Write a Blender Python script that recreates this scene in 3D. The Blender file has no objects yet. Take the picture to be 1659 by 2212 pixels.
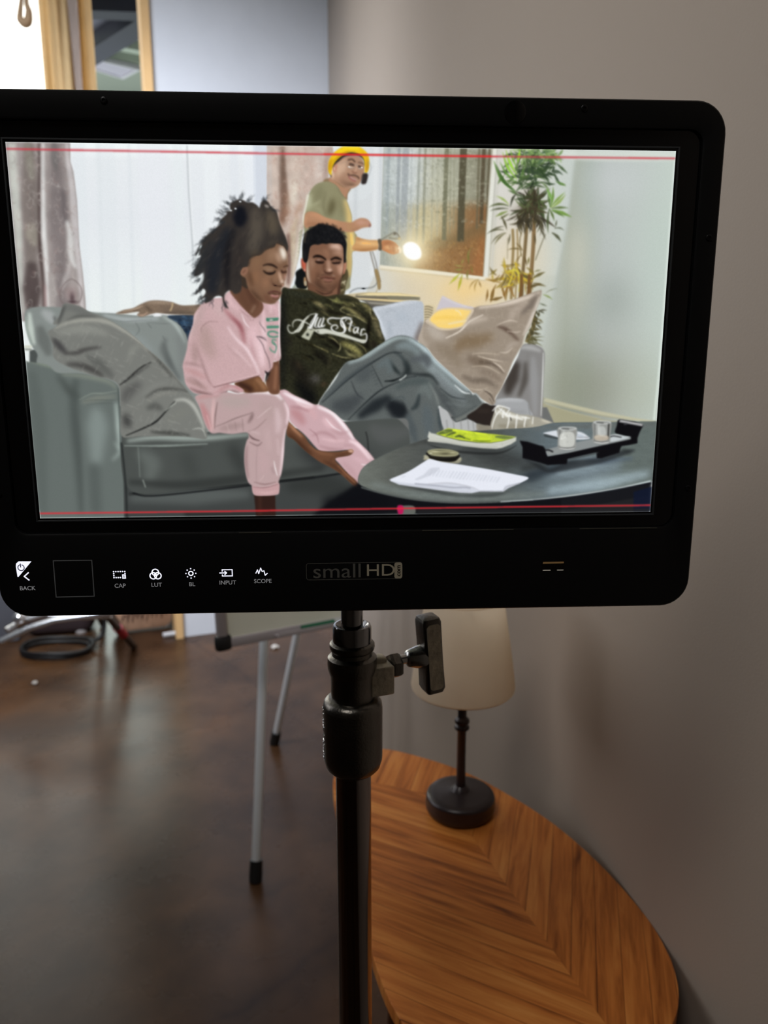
import bpy, bmesh, math, random
import numpy as np
from mathutils import Vector, Matrix, Euler

# ------------------------------------------------------------------ camera, light, exposure
SC = bpy.context.scene
PITCH = math.radians(11.68); CAMZ = 1.4
cd = bpy.data.cameras.new('camera'); cam = bpy.data.objects.new('camera', cd); SC.collection.objects.link(cam)
cam.location = (0, 0, CAMZ); cam.rotation_euler = (math.pi/2-PITCH, 0, 0)
cd.sensor_fit = 'VERTICAL'; cd.sensor_height = 36.0; cd.sensor_width = 27.0; cd.lens = 1666/2212*36.0
cd.clip_start = .01; cd.clip_end = 60
cd.dof.use_dof = True; cd.dof.focus_distance = .47; cd.dof.aperture_fstop = 9.5
SC.camera = cam
VS = SC.view_settings; VS.view_transform = 'Standard'; VS.look = 'None'; VS.exposure = 0; VS.gamma = 1; VS.use_curve_mapping = False
SC.cycles.max_bounces = 5; SC.cycles.diffuse_bounces = 3; SC.cycles.glossy_bounces = 3; SC.cycles.use_adaptive_sampling = True; SC.cycles.adaptive_threshold = .03; SC.cycles.use_denoising = True
world = bpy.data.worlds.new('world'); SC.world = world; world.use_nodes = True
world.node_tree.nodes['Background'].inputs[0].default_value = (.62, .68, .8, 1); world.node_tree.nodes['Background'].inputs[1].default_value = .02
def area(name, loc, target, sx, sy, power, col, spread=180):
    l = bpy.data.lights.new(name, 'AREA'); l.spread = math.radians(spread); l.shape = 'RECTANGLE'; l.size = sx; l.size_y = sy; l.energy = power; l.color = col
    o = bpy.data.objects.new(name, l); SC.collection.objects.link(o); o.location = loc
    o.rotation_euler = (Vector(target)-Vector(loc)).to_track_quat('-Z', 'Y').to_euler(); return o
area('side_fill_light', (-2.5, 2.2, 2.4), (.6, 1.7, 1.8), 2.4, 2.0, 8, (.92, .92, .95), 80)  # unseen light added on the left; no window is built there
area('rear_fill_light', (-.75, -.5, 3.3), (.15, 1.5, 1.2), .9, .9, 3.8, (1.0, .97, .93), 60)  # added out-of-view fill for the lamp shade, table and stand
area('overhead_wall_light', (-1.5, 1.5, 2.9), (-.9, 3.9, 1.0), 1.3, .9, 38, (.85, .91, 1.0), 85)

# ------------------------------------------------------------------ small helpers
def C255(c, a=1): 
    f = lambda v: (v/255/12.92 if v/255 <= .04045 else ((v/255+.055)/1.055)**2.4)
    return (f(c[0]), f(c[1]), f(c[2]), a)
def mat(name, col, rough=.5, metal=0, spec=.5, bump=0, bscale=60, var=0, vscale=8, coat=0, emit=None, estr=1, trans=0, alpha=1, sub=0):
    m = bpy.data.materials.new(name); m.use_nodes = True; nt = m.node_tree; N = nt.nodes; L = nt.links
    b = N['Principled BSDF']; b.inputs['Base Color'].default_value = C255(col); b.inputs['Roughness'].default_value = rough
    b.inputs['Metallic'].default_value = metal; b.inputs['Specular IOR Level'].default_value = spec; b.inputs['Coat Weight'].default_value = coat
    b.inputs['Coat Roughness'].default_value = .08; b.inputs['Transmission Weight'].default_value = trans; b.inputs['Alpha'].default_value = alpha
    tc = N.new('ShaderNodeTexCoord')
    n = N.new('ShaderNodeTexNoise'); n.inputs['Scale'].default_value = vscale; n.inputs['Detail'].default_value = 6; L.new(tc.outputs['Object'], n.inputs['Vector'])
    r = N.new('ShaderNodeValToRGB'); c = C255(col); v = max(var, .02)
    r.color_ramp.elements[0].position = .3; r.color_ramp.elements[1].position = .7
    r.color_ramp.elements[0].color = tuple(x*(1-v) for x in c[:3])+(1,); r.color_ramp.elements[1].color = tuple(min(1, x*(1+v)) for x in c[:3])+(1,)
    L.new(n.outputs['Fac'], r.inputs['Fac']); L.new(r.outputs['Color'], b.inputs['Base Color'])
    if bump:
        n2 = N.new('ShaderNodeTexNoise'); n2.inputs['Scale'].default_value = bscale; n2.inputs['Detail'].default_value = 4; L.new(tc.outputs['Object'], n2.inputs['Vector'])
        bp = N.new('ShaderNodeBump'); bp.inputs['Strength'].default_value = bump; bp.inputs['Distance'].default_value = .002
        L.new(n2.outputs['Fac'], bp.inputs['Height']); L.new(bp.outputs['Normal'], b.inputs['Normal'])
    if emit: b.inputs['Emission Color'].default_value = C255(emit); b.inputs['Emission Strength'].default_value = estr
    return m
def link(name, me, m=None, parent=None, smooth=True, loc=None, rot=None):
    if smooth:
        for p in me.polygons: p.use_smooth = True
        try: me.set_sharp_from_angle(angle=math.radians(38))
        except Exception: pass
    if m: me.materials.append(m)
    o = bpy.data.objects.new(name, me); SC.collection.objects.link(o)
    if parent: o.parent = parent
    if loc: o.location = loc
    if rot: o.rotation_euler = rot
    return o
def obj(name, bm, m=None, parent=None, smooth=True, loc=None, rot=None):
    bmesh.ops.recalc_face_normals(bm, faces=bm.faces); me = bpy.data.meshes.new(name); bm.to_mesh(me); bm.free(); return link(name, me, m, parent, smooth, loc, rot)
def tag(o, label=None, cat=None, group=None, kind=None):
    if label: o['label'] = label
    if cat: o['category'] = cat
    if group: o['group'] = group
    if kind: o['kind'] = kind
    return o
def empty(name, loc, rz, label, cat, group=None):
    o = bpy.data.objects.new(name, None); o.empty_display_size = .05; SC.collection.objects.link(o); o.location = loc; o.rotation_euler = (0, 0, rz); return tag(o, label, cat, group)
def box(bm, c, s, rot=None, bev=0, seg=2):
    g = bmesh.ops.create_cube(bm, size=1)['verts']
    M = Matrix.Translation(c) @ (rot.to_matrix().to_4x4() if rot else Matrix()) @ Matrix.Diagonal((s[0], s[1], s[2], 1))
    bmesh.ops.transform(bm, matrix=M, verts=g)
    if bev:
        es = set(e for v in g for e in v.link_edges); bmesh.ops.bevel(bm, geom=list(es), offset=bev, segments=seg, profile=.5, affect='EDGES')
    return bm
def frame_of(d):
    d = d.normalized(); u = d.orthogonal().normalized(); return u, d.cross(u).normalized()
def tube(bm, pts, r, n=12, cap=True, closed=False):
    pts = [Vector(p) for p in pts]; m = len(pts); rr = r if hasattr(r, '__len__') else [r]*m
    rings = []; u = None
    for i, p in enumerate(pts):
        if closed: d = pts[(i+1) % m]-pts[i-1]
        else: d = pts[min(i+1, m-1)]-pts[max(i-1, 0)]
        d.normalize()
        if u is None: u, v = frame_of(d)
        else: u = (u-d*u.dot(d)).normalized(); v = d.cross(u)
        rings.append([bm.verts.new(p+(u*math.cos(2*math.pi*k/n)+v*math.sin(2*math.pi*k/n))*rr[i]) for k in range(n)])
    for i in range(m if closed else m-1):
        a, b = rings[i], rings[(i+1) % m]
        for k in range(n): bm.faces.new((a[k], a[(k+1) % n], b[(k+1) % n], b[k]))
    if cap and not closed: bm.faces.new(rings[0][::-1]); bm.faces.new(rings[-1])
    return bm
def lathe(bm, prof, c=(0, 0, 0), n=40, M=None):
    rings = []
    for r, z in prof:
        ring = []
        for k in range(n):
            a = 2*math.pi*k/n; p = Vector((r*math.cos(a), r*math.sin(a), z)); ring.append(bm.verts.new((M @ p) if M else p+Vector(c)))
        rings.append(ring)
    for a, b in zip(rings, rings[1:]):
        for k in range(n): bm.faces.new((a[k], a[(k+1) % n], b[(k+1) % n], b[k]))
    if prof[0][0] > 1e-6: bm.faces.new(rings[0][::-1])
    if prof[-1][0] > 1e-6: bm.faces.new(rings[-1])
    bmesh.ops.remove_doubles(bm, verts=bm.verts, dist=1e-6)
    return bm
def spline(p, closed=True, n=8):
    p = [Vector(q) for q in p]; m = len(p); out = []
    for i in range(m if closed else m-1):
        g = (lambda k: p[k % m]) if closed else (lambda k: p[min(max(k, 0), m-1)])
        a, b, c, d = g(i-1), g(i), g(i+1), g(i+2)
        for j in range(n):
            t = j/n; out.append(.5*((2*b)+(c-a)*t+(2*a-5*b+4*c-d)*t*t+(3*b-a-3*c+d)*t**3))
    if not closed: out.append(p[-1])
    return out
def rrect(w0, w1, h0, h1, r, n=8):
    out = []
    for cx, cy, a0 in ((w1-r, h1-r, 0), (w0+r, h1-r, 90), (w0+r, h0+r, 180), (w1-r, h0+r, 270)):
        for k in range(n+1): a = math.radians(a0+90*k/n); out.append((cx+r*math.cos(a), cy+r*math.sin(a)))
    return out
def prism(bm, loops, cap0=True, cap1=True):       # loops: list of equal-length 3D loops, bridged in order
    R = [[bm.verts.new(p) for p in lp] for lp in loops]; n = len(R[0])
    for a, b in zip(R, R[1:]):
        for k in range(n): bm.faces.new((a[k], a[(k+1) % n], b[(k+1) % n], b[k]))
    if cap0: bm.faces.new(R[0][::-1])
    if cap1: bm.faces.new(R[-1])
    return bm
import numpy as np, math, random
# ---- a tiny vector painter: the picture that the monitor is displaying ----
CROPS = dict(A=(0,290,4.1475),B=(390,400,5.925),C=(560,290,5.53),D=(600,460,6.381),E=(800,290,3.687),
             F=(1040,300,3.607),G=(380,620,5.184),H=(40,630,3.770),I=(600,620,5.925),J=(400,820,3.95),
             K=(680,700,3.190),L=(780,620,3.95),N=(760,880,4.1475),O=(1080,860,4.1475),P=(0,0,1.0))
class Painter:
    def __init__(s, w, h, tf, px):
        s.w, s.h, s.tf, s.px = w, h, tf, px
        s.img = np.full((h, w, 3), 0.85); s.o = CROPS['P']
        s.rs = np.random.RandomState(5); s.rnd = random.Random(5)
    def use(s, k): s.o = CROPS[k]
    def t(s, pts):
        p = np.asarray(pts, float); p = p/s.o[2]+np.array(s.o[:2]); return s.tf(p)
    def k(s, v): return v/s.o[2]*s.px
    def b(s, v): return (v if v <= .8 or s.o[2] < 2 else .8+(v-.8)*.42)*s.px
    def spl(s, p, closed=True, n=7):
        m = len(p)
        if m < 3: return p
        if closed: q = np.vstack([p[-1], p, p[0], p[1]])
        else: q = np.vstack([2*p[0]-p[1], p, 2*p[-1]-p[-2]])
        out = []; t = np.linspace(0, 1, n, endpoint=False)[:, None]
        for i in range(1, len(q)-2):
            a, b, c, d = q[i-1], q[i], q[i+1], q[i+2]
            out.append(.5*((2*b)+(c-a)*t+(2*a-5*b+4*c-d)*t*t+(3*b-a-3*c+d)*t**3))
        if not closed: out.append(p[-1:])
        return np.vstack(out)
    def raster(s, p, pad=0):
        x0 = int(max(0, math.floor(p[:, 0].min())-1-pad)); x1 = int(min(s.w, math.ceil(p[:, 0].max())+2+pad))
        y0 = int(max(0, math.floor(p[:, 1].min())-1-pad)); y1 = int(min(s.h, math.ceil(p[:, 1].max())+2+pad))
        if x1 <= x0 or y1 <= y0: return None
        ss = 3
        ys = y0+(np.arange((y1-y0)*ss)+.5)/ss
        a = p; b = np.roll(p, -1, 0)
        ya, yb = a[:, 1], b[:, 1]; dy = yb-ya; dy[np.abs(dy) < 1e-9] = 1e-9
        cov = np.zeros(((y1-y0)*ss, x1-x0))
        lo = np.minimum(ya, yb); hi = np.maximum(ya, yb)
        val = (ys[:, None] >= lo) & (ys[:, None] < hi)
        X = np.where(val, a[:, 0]+(ys[:, None]-ya)/dy*(b[:, 0]-a[:, 0]), 1e9)
        mx = int(val.sum(1).max()) if val.size else 0
        if mx < 2: return None
        X.sort(axis=1); xs = np.arange(x0, x1)[None, :]
        for k in range(0, mx-mx % 2, 2):
            A = X[:, k:k+1]; B = X[:, k+1:k+2]
            cov += np.clip(B-xs, 0, 1)-np.clip(A-xs, 0, 1)
        return y0, y1, x0, x1, cov.reshape(y1-y0, ss, x1-x0).mean(1)
    def blur(s, m, r):
        if r < .3: return m
        n = 3; w = math.sqrt(12*r*r/n+1); R = max(1, int(round((w-1)/2)))
        for ax in (0, 1):
            for _ in range(n):
                pd = [(0, 0)]*m.ndim; pd[ax] = (R+1, R)
                c = np.cumsum(np.pad(m, pd), axis=ax)
                L = m.shape[ax]
                m = (np.take(c, np.arange(2*R+1, L+2*R+1), ax)-np.take(c, np.arange(0, L), ax))/(2*R+1)
        return m
    def local(s, p, bl):
        r = s.raster(p, int(bl*3+2))
        if r is None: return None
        y0, y1, x0, x1, m = r
        return y0, y1, x0, x1, s.blur(m, bl)
    def put(s, r, col, a=1, clip=None):
        if r is None: return
        y0, y1, x0, x1, m = r
        m = m*a
        if clip is not None: m = m*clip[y0:y1, x0:x1]
        c = np.asarray(col, float)/255.
        if c.ndim == 3: c = c[y0:y1, x0:x1]
        v = s.img[y0:y1, x0:x1]; v += (c-v)*m[..., None]
    def full(s, r):
        M = np.zeros((s.h, s.w))
        if r is not None: M[r[0]:r[1], r[2]:r[3]] = r[4]
        return M
    def fill(s, pts, col, bl=.5, a=1, clip=None, sm=True, ret=False):
        p = s.t(pts)
        if sm: p = s.spl(p)
        r = s.local(p, s.b(bl)); s.put(r, col, a, clip)
        if ret: return s.full(r)
    def shape(s, pts, col, bl=.5, sm=True): return s.fill(pts, col, bl, sm=sm, ret=True)
    def line(s, pts, w, col, bl=.5, a=1, clip=None, tip=(1, 1), sm=True):
        p = s.t(pts); w = s.k(w)
        if sm: p = s.spl(p, False, 5)
        d = np.gradient(p, axis=0); n = np.stack([-d[:, 1], d[:, 0]], 1); n /= np.maximum(np.hypot(n[:, 0], n[:, 1]), 1e-6)[:, None]
        t = np.linspace(0, 1, len(p)); ww = np.interp(t, [0, .5, 1], [tip[0], 1, tip[1]])*w/2
        q = np.vstack([p+n*ww[:, None], (p-n*ww[:, None])[::-1]])
        s.put(s.local(q, s.b(bl)), col, a, clip)
    def blob(s, x, y, rx, ry, col, a=1, clip=None, ang=0):
        c = s.t([(x, y)])[0]; rx, ry = s.k(rx), s.k(ry); R = 2.6*max(rx, ry)
        x0, x1 = int(max(0, c[0]-R)), int(min(s.w, c[0]+R)); y0, y1 = int(max(0, c[1]-R)), int(min(s.h, c[1]+R))
        if x1 <= x0 or y1 <= y0: return
        Y, X = np.mgrid[y0:y1, x0:x1]; X = X-c[0]; Y = Y-c[1]; ca, sa = math.cos(math.radians(ang)), math.sin(math.radians(ang))
        m = np.exp(-(((X*ca+Y*sa)/rx)**2+((-X*sa+Y*ca)/ry)**2))
        s.put((y0, y1, x0, x1, m), col, a, clip)
    def noise(s, sx, sy=None, seed=0):
        sy = sy or sx; r = np.random.RandomState(seed); gx, gy = max(2, int(s.w/(sx*s.px))+3), max(2, int(s.h/(sy*s.px))+3)
        g = r.rand(gy, gx); X = np.arange(s.w)/(sx*s.px); Y = np.arange(s.h)/(sy*s.px)
        xi = X.astype(int); yi = Y.astype(int); fx = X-xi; fy = Y-yi; fx = fx*fx*(3-2*fx); fy = (fy*fy*(3-2*fy))[:, None]
        a = g[yi][:, xi]*(1-fx)+g[yi][:, xi+1]*fx; b = g[yi+1][:, xi]*(1-fx)+g[yi+1][:, xi+1]*fx
        return a*(1-fy)+b*fy
    def tex(s, clip, amt, sx, sy=None, seed=0):          # mottling: multiplies
        s.img *= (1+(s.noise(sx, sy, seed)-.5)[..., None]*2*amt*.4*clip[..., None])
    def grad(s, stops, ax='x'):                            # colour ramp across the canvas in current crop units
        cols = np.array([c for _, c in stops], float)
        if ax == 'x': v = s.t([(q, 0) for q, _ in stops])[:, 0]; g = np.arange(s.w)
        else: v = s.t([(400*s.o[2]/4, q) for q, _ in stops])[:, 1]; g = np.arange(s.h)
        out = np.stack([np.interp(g, v, cols[:, i]) for i in range(3)], -1)
        return np.broadcast_to(out[None] if ax == 'x' else out[:, None], (s.h, s.w, 3))
    def folds(s, clip, items):                             # (points, width, colour, blur, alpha)
        m = (s.img*clip[..., None]).sum((0, 1))/max(clip.sum(), 1)*255
        for it in items:
            c = np.array(it[2], float); s.line(it[0], it[1], np.clip(c*(1+.62*(c.mean()-m.mean())/max(c.mean(), m.mean(), 40)), 0, 255), it[3], it[4], clip, (.45, .45))
    def curls(s, clip, n, box, size, w, cols, a=.5, bl=.5):
        R = s.rnd
        for _ in range(n):
            x, y = R.uniform(box[0], box[2]), R.uniform(box[1], box[3]); r = size*R.uniform(.5, 1.3); a0 = R.uniform(0, 6.3); sp = R.choice((-1, 1))
            pts = [(x+r*(1-i*.16)*math.cos(a0+sp*i*.8), y+r*1.3*(1-i*.16)*math.sin(a0+sp*i*.8)) for i in range(6)]
            s.line(pts, w, R.choice(cols), bl, a*R.uniform(.5, 1), clip, (.3, .3))
def paint_room(q):
    R = q.rnd
    one = np.ones((q.h, q.w))
    # bright window with sheer blind
    q.use('P')
    q.img[:] = q.grad([(300,(240,248,248)),(326,(236,243,245)),(345,(229,234,238)),(470,(226,231,236)),(560,(229,235,238)),(680,(232,240,238))],'y')/255.
    for x, w, c, a in ((172,26,(222,230,234),.5),(215,3,(208,216,220),.5),(228,40,(220,228,232),.35),(280,5,(212,220,226),.45),(330,60,(230,233,240),.5),(385,20,(228,236,238),.5),(455,30,(236,242,244),.5),(505,18,(222,228,236),.5),(540,26,(232,238,246),.5)):
        q.line([(x,300),(x+6,480),(x+12,690)], w, c, 3, a)
    q.line([(406,316),(410,420),(417,520),(420,600)], 2.6, (168,176,180), .8, .75)
    q.line([(409,316),(413,420),(420,520)], 2, (246,250,250), .8, .6)
    q.fill([(548,300),(580,300),(580,560),(560,560),(550,420)], (205,213,226), 2, .8, sm=False)
    q.line([(550,300),(552,430)], 3, (225,232,240), 1, .8)
    # left curtain
    q.use('A')
    C = q.shape([(40,60),(640,60),(641,250),(668,340),(700,600),(720,1000),(752,1250),(775,1480),(782,1640),(180,1680),(60,400)], (160,150,147), .5, sm=False)
    q.folds(C, [
        ([(120,50),(130,400),(150,800),(170,1200),(200,1600)],120,(178,180,172),8,1),
        ([(270,50),(280,400),(290,900),(300,1600)],150,(140,128,122),8,.95),
        ([(255,60),(280,260),(300,420)],70,(152,148,134),8,.8),
        ([(290,800),(300,900),(330,1000)],120,(160,152,138),9,.8),
        ([(300,1150),(300,1400),(300,1600)],160,(114,98,96),9,.95),
        ([(362,60),(366,500),(372,1000),(395,1300),(405,1600)],34,(102,80,76),4,.9),
        ([(398,60),(398,500),(405,900),(430,1200),(450,1600)],44,(196,196,194),4,.95),
        ([(500,50),(520,400),(530,800),(560,1200),(570,1600)],150,(142,131,130),10,.95),
        ([(500,60),(500,220),(520,330)],60,(134,128,126),6,.9),
        ([(575,500),(590,700),(600,800)],60,(124,114,116),8,.8),
        ([(610,60),(620,250),(650,420),(680,760),(700,1000),(730,1300),(750,1600)],60,(186,180,180),6,.9),
        ([(610,780),(640,900),(650,1100),(690,1200)],60,(190,190,188),6,.8),
        ([(640,1150),(600,1300),(560,1400)],50,(180,172,170),6,.7),
        ([(470,1250),(480,1400),(470,1600)],70,(168,160,156),6,.8),
        ([(415,1350),(420,1600)],26,(190,140,140),5,.7)])
    q.curls(C, 300, (70,70,770,1640), 34, 6, [(205,196,190),(188,176,170),(118,98,94),(160,128,122),(196,192,184)], .6, .5)
    q.line([(545,1420),(560,1500),(640,1530),(720,1500),(745,1420),(720,1350),(650,1300),(580,1350),(545,1420)], 9, (122,108,106), .8, .8, C)
    q.blob(650,1430,60,60,(160,138,136),.8,C); q.blob(655,1470,24,50,(92,72,76),.8,C); q.blob(660,1500,40,14,(84,66,70),.8,C)
    q.tex(C, .12, 14, 20, 3)
    # right curtain
    q.use('C')
    C = q.shape([(100,140),(880,140),(900,240),(850,330),(830,560),(600,700),(560,900),(540,1100),(500,1300),(470,1500),(420,1700),(330,1950),(200,1950),(100,1400),(100,800)], (200,178,164), .6, sm=False)
    q.folds(C, [
        ([(130,140),(140,600),(150,1000)],70,(198,186,178),6,.9),
        ([(190,140),(190,600),(190,1000)],60,(206,186,172),6,.9),
        ([(285,140),(290,400),(300,700),(290,900),(270,1050)],90,(156,122,102),6,.95),
        ([(250,140),(250,700)],16,(120,92,74),4,.7),
        ([(330,700),(340,850),(300,1000),(260,1100)],90,(178,128,100),10,.9),
        ([(420,140),(440,500),(430,800)],110,(208,188,172),12,.9),
        ([(410,550),(420,700),(380,900)],70,(216,208,190),10,.9),
        ([(600,140),(620,400),(560,700)],120,(205,180,166),12,.9),
        ([(720,140),(730,400),(700,560)],90,(206,192,182),10,.8),
        ([(850,140),(800,400),(790,600)],60,(186,160,148),8,.7),
        ([(520,800),(480,900),(420,1000)],60,(204,160,130),8,.7),
        ([(460,1000),(400,1200),(360,1500)],70,(200,176,142),8,.8),
        ([(350,1200),(360,1500),(350,1800)],60,(148,96,84),6,.75),
        ([(440,1150),(410,1400),(400,1700)],40,(206,190,160),6,.8),
        ([(500,1080),(480,1300),(440,1550),(400,1800)],24,(226,228,204),4,.85),
        ([(530,1130),(500,1350),(470,1560)],26,(186,196,160),4,.8)])
    q.curls(C, 330, (100,150,860,1300), 36, 6, [(226,212,198),(176,128,110),(190,142,124),(222,205,190),(168,120,104)], .65, .5)
    q.curls(C, 60, (330,1150,500,1850), 26, 5, [(226,212,180),(150,100,84)], .5)
    for y in range(1150,1600,44): q.line([(520,y),(480,y+50)], 12, (112,130,96), 1, .6, C)
    q.tex(C, .10, 10, 14, 4)
    # white column, then wall
    q.use('C')
    q.fill([(1040,140),(1490,140),(1478,700),(1455,1300),(1430,1900),(900,1900),(1040,900)], (214,219,221), .6, sm=False)
    q.fill([(900,150),(1260,150),(1340,220),(1345,700),(1100,800),(1000,600)], (218,224,226), 3, .8)
    q.line([(1155,640),(1150,900),(1140,1200)], 40, (196,202,206), 5, .6)
    q.line([(1400,150),(1385,700),(1370,1300),(1350,1700)], 50, (228,232,233), 6, .7)
    q.line([(1452,150),(1448,700),(1430,1300),(1410,1700)], 24, (206,212,216), 3, .8)
    q.line([(1495,160),(1480,700),(1460,1200)], 10, (170,178,180), 1.5, .7)
    # end wall to the right of the column
    q.use('E')
    W = q.shape([(108,100),(1700,100),(1750,1500),(1500,1700),(0,1700),(-30,1250),(80,1040)], (206,206,196), .4, sm=False)
    W2 = q.grad([(60,(214,212,200)),(300,(220,206,176)),(560,(230,210,168)),(760,(238,208,150)),(950,(230,208,168)),(1150,(216,208,184)),(1400,(196,203,192)),(1700,(188,198,190))],'x')
    q.fill([(70,1060),(900,1140),(1000,1100),(1660,1100),(1700,1700),(-30,1700)], W2, 9, .95, sm=False)
    q.fill([(1000,100),(1700,100),(1700,1130),(1000,1130)], q.grad([(1000,(216,214,206)),(1250,(212,208,196)),(1500,(200,208,200)),(1700,(194,204,198))],'x'), 6, 1, sm=False)
    q.blob(800,1240,230,80,(252,212,130),.6,W); q.blob(1150,1000,260,240,(236,214,170),.6,W); q.blob(420,900,200,160,(255,220,140),.5,W)
    # picture on the wall
    P0 = [(112,100),(975,100),(930,640),(895,1138),(480,1086),(78,1046),(95,560)]
    M = q.shape(P0, (180,184,172), .5, sm=False)
    q.fill([(60,60),(1000,60),(1000,700),(60,700)], q.grad([(100,(176,186,184)),(330,(196,204,202)),(470,(186,188,170)),(620,(170,172,150)),(800,(156,154,130)),(970,(138,134,112))],'x'), 14, 1, M, sm=False)
    q.fill([(60,560),(980,560),(980,1180),(60,1180)], q.grad([(80,(158,168,160)),(250,(176,180,168)),(420,(196,178,124)),(560,(172,142,88)),(720,(150,112,66)),(900,(150,104,62))],'x'), 16, .95, M, sm=False)
    q.fill([(420,880),(560,820),(700,800),(820,740),(920,700),(920,900),(420,960)], (130,104,64), 8, .6, M)
    q.blob(560,500,160,230,(200,198,170),.55,M); q.blob(300,300,170,200,(210,216,214),.5,M); q.blob(480,700,120,110,(214,206,166),.6,M)
    q.fill([(380,1000),(520,930),(700,880),(900,820),(930,1180),(380,1180)], (160,112,64), 12, .7, M)
    q.fill([(800,1140),(900,800),(930,1180)], (180,112,60), 10, .6, M)
    for x0, x1, w, y1, c, a in ((150,130,24,800,(150,162,164),.6),(232,212,26,830,(146,154,158),.7),(285,262,50,850,(154,162,166),.7),(395,366,16,860,(142,148,134),.7),(440,420,20,880,(140,142,120),.7),(540,530,12,820,(170,170,146),.5),(610,585,34,850,(116,116,88),.8),(742,716,54,860,(90,84,62),.92),(640,630,10,800,(140,140,112),.6),(868,845,16,760,(112,104,78),.8),(905,880,30,720,(92,80,58),.85),(950,925,16,700,(100,90,66),.8),(330,322,12,840,(170,178,176),.6),(500,485,10,860,(160,160,136),.6),(670,660,8,760,(146,144,116),.6)):
        q.line([(x0,100),((x0+x1)/2,y1/2),(x1,y1)], w, c, 1.6, a, M, (1,1))
    for _ in range(420):
        x, y = R.uniform(100,950), R.uniform(120,760); L = R.uniform(8,40); g = R.uniform(-20,30); lt = R.random() < .5
        b = (104,106,78) if not lt else (206,206,178)
        if x < 420: b = (150,158,150) if not lt else (222,228,226)
        q.line([(x,y),(x+L*R.choice((-1,1)),y+R.uniform(-8,14))], R.uniform(3,12), tuple(v+g*.4 for v in b), 1.2, .34, M)
    for _ in range(230):
        x, y = R.uniform(430,920), R.uniform(860,1120); c = R.choice([(216,168,96),(120,74,30),(150,96,40),(200,150,78)])
        q.line([(x,y),(x+R.uniform(-26,26),y-R.uniform(4,26))], R.uniform(3,9), c, 1, .4, M)
    for _ in range(120):
        x, y = R.uniform(90,320), R.uniform(560,1040); q.line([(x,y),(x+R.uniform(-6,6),y+R.uniform(10,40))], 6, R.choice([(140,150,140),(190,196,184)]), 1.5, .35, M)
    q.tex(M, .06, 3, 5, 8)
    q.line([(990,100),(950,620),(915,1145)], 38, (226,226,214), .8, 1, None, (1,1)); q.line([(1012,110),(975,620),(938,1140)], 7, (176,176,160), 1, .8)
    q.line([(972,100),(930,640),(896,1140)], 6, (150,140,110), .8, .8)
    q.line([(76,1062),(480,1104),(918,1156)], 26, (236,228,204), .8, 1, None, (1,1)); q.line([(76,1078),(480,1122),(918,1172)], 8, (206,186,140), 1.2, .7)
    q.line([(1034,120),(990,700),(960,1130)], 22, (206,204,192), 2, .6)
    # right wall
    q.use('F')
    V = q.shape([(740,90),(1510,90),(1500,300),(1450,900),(1380,1700),(1370,2500),(440,2500),(440,1700),(560,1200),(660,700)], (182,192,186), 9, sm=False)
    q.fill([(440,90),(1510,90),(1370,2500),(440,2500)], q.grad([(540,(194,200,190)),(720,(168,176,160)),(860,(170,182,172)),(1000,(184,192,188)),(1250,(190,200,194)),(1500,(196,210,200))],'x'), 4, .9, V, sm=False)
    q.blob(1050,330,260,200,(200,206,206),.55,V); q.blob(1000,1260,240,220,(158,168,160),.6,V); q.blob(1350,900,160,500,(186,202,192),.5,V)
    q.blob(760,1200,120,420,(186,188,170),.45,V); q.blob(740,900,110,260,(206,204,184),.5,V); q.blob(820,2000,420,420,(128,128,108),.55,V)
    q.use('P')
    q.blob(1380,850,70,90,(178,186,166),.5,V); q.blob(1250,830,80,60,(150,156,134),.4,V)
    q.use('F')
    q.fill([(700,90),(1510,96),(1508,176),(700,168)], (214,222,212), 4, .8)
    q.line([(1506,90),(1490,300),(1440,960),(1385,1700),(1335,2200)], 18, (216,230,218), 2, .8)
    q.img *= 1+(q.noise(1.5,1.5,12)-.5)[...,None]*.015
    # skirting board
    q.use('O')
    q.fill([(340,30),(400,0),(420,60),(900,190),(1040,215),(420,260),(360,100)], (172,166,128), 3, .8)
    q.fill([(385,36),(600,90),(900,160),(1390,232),(1385,205),(1200,180),(900,120),(600,50),(400,0)], (196,192,158), 2.5, .9, sm=False)
    q.line([(385,34),(600,86),(900,156),(1200,206)], 5, (140,136,104), 1.2, .7)
    q.line([(400,52),(640,130),(900,185)], 4, (206,200,164), 1.5, .6)

def leaf(q, x, y, ang, L, w, c, bend=0, a=.92, bl=.45):
    pts = []; an = ang
    for i in range(6):
        pts.append((x,y)); an = ang+bend*i/5; x += L/5*math.cos(math.radians(an)); y += L/5*math.sin(math.radians(an))
    q.line(pts, w, c, bl, a, None, (.25,.05))

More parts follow.
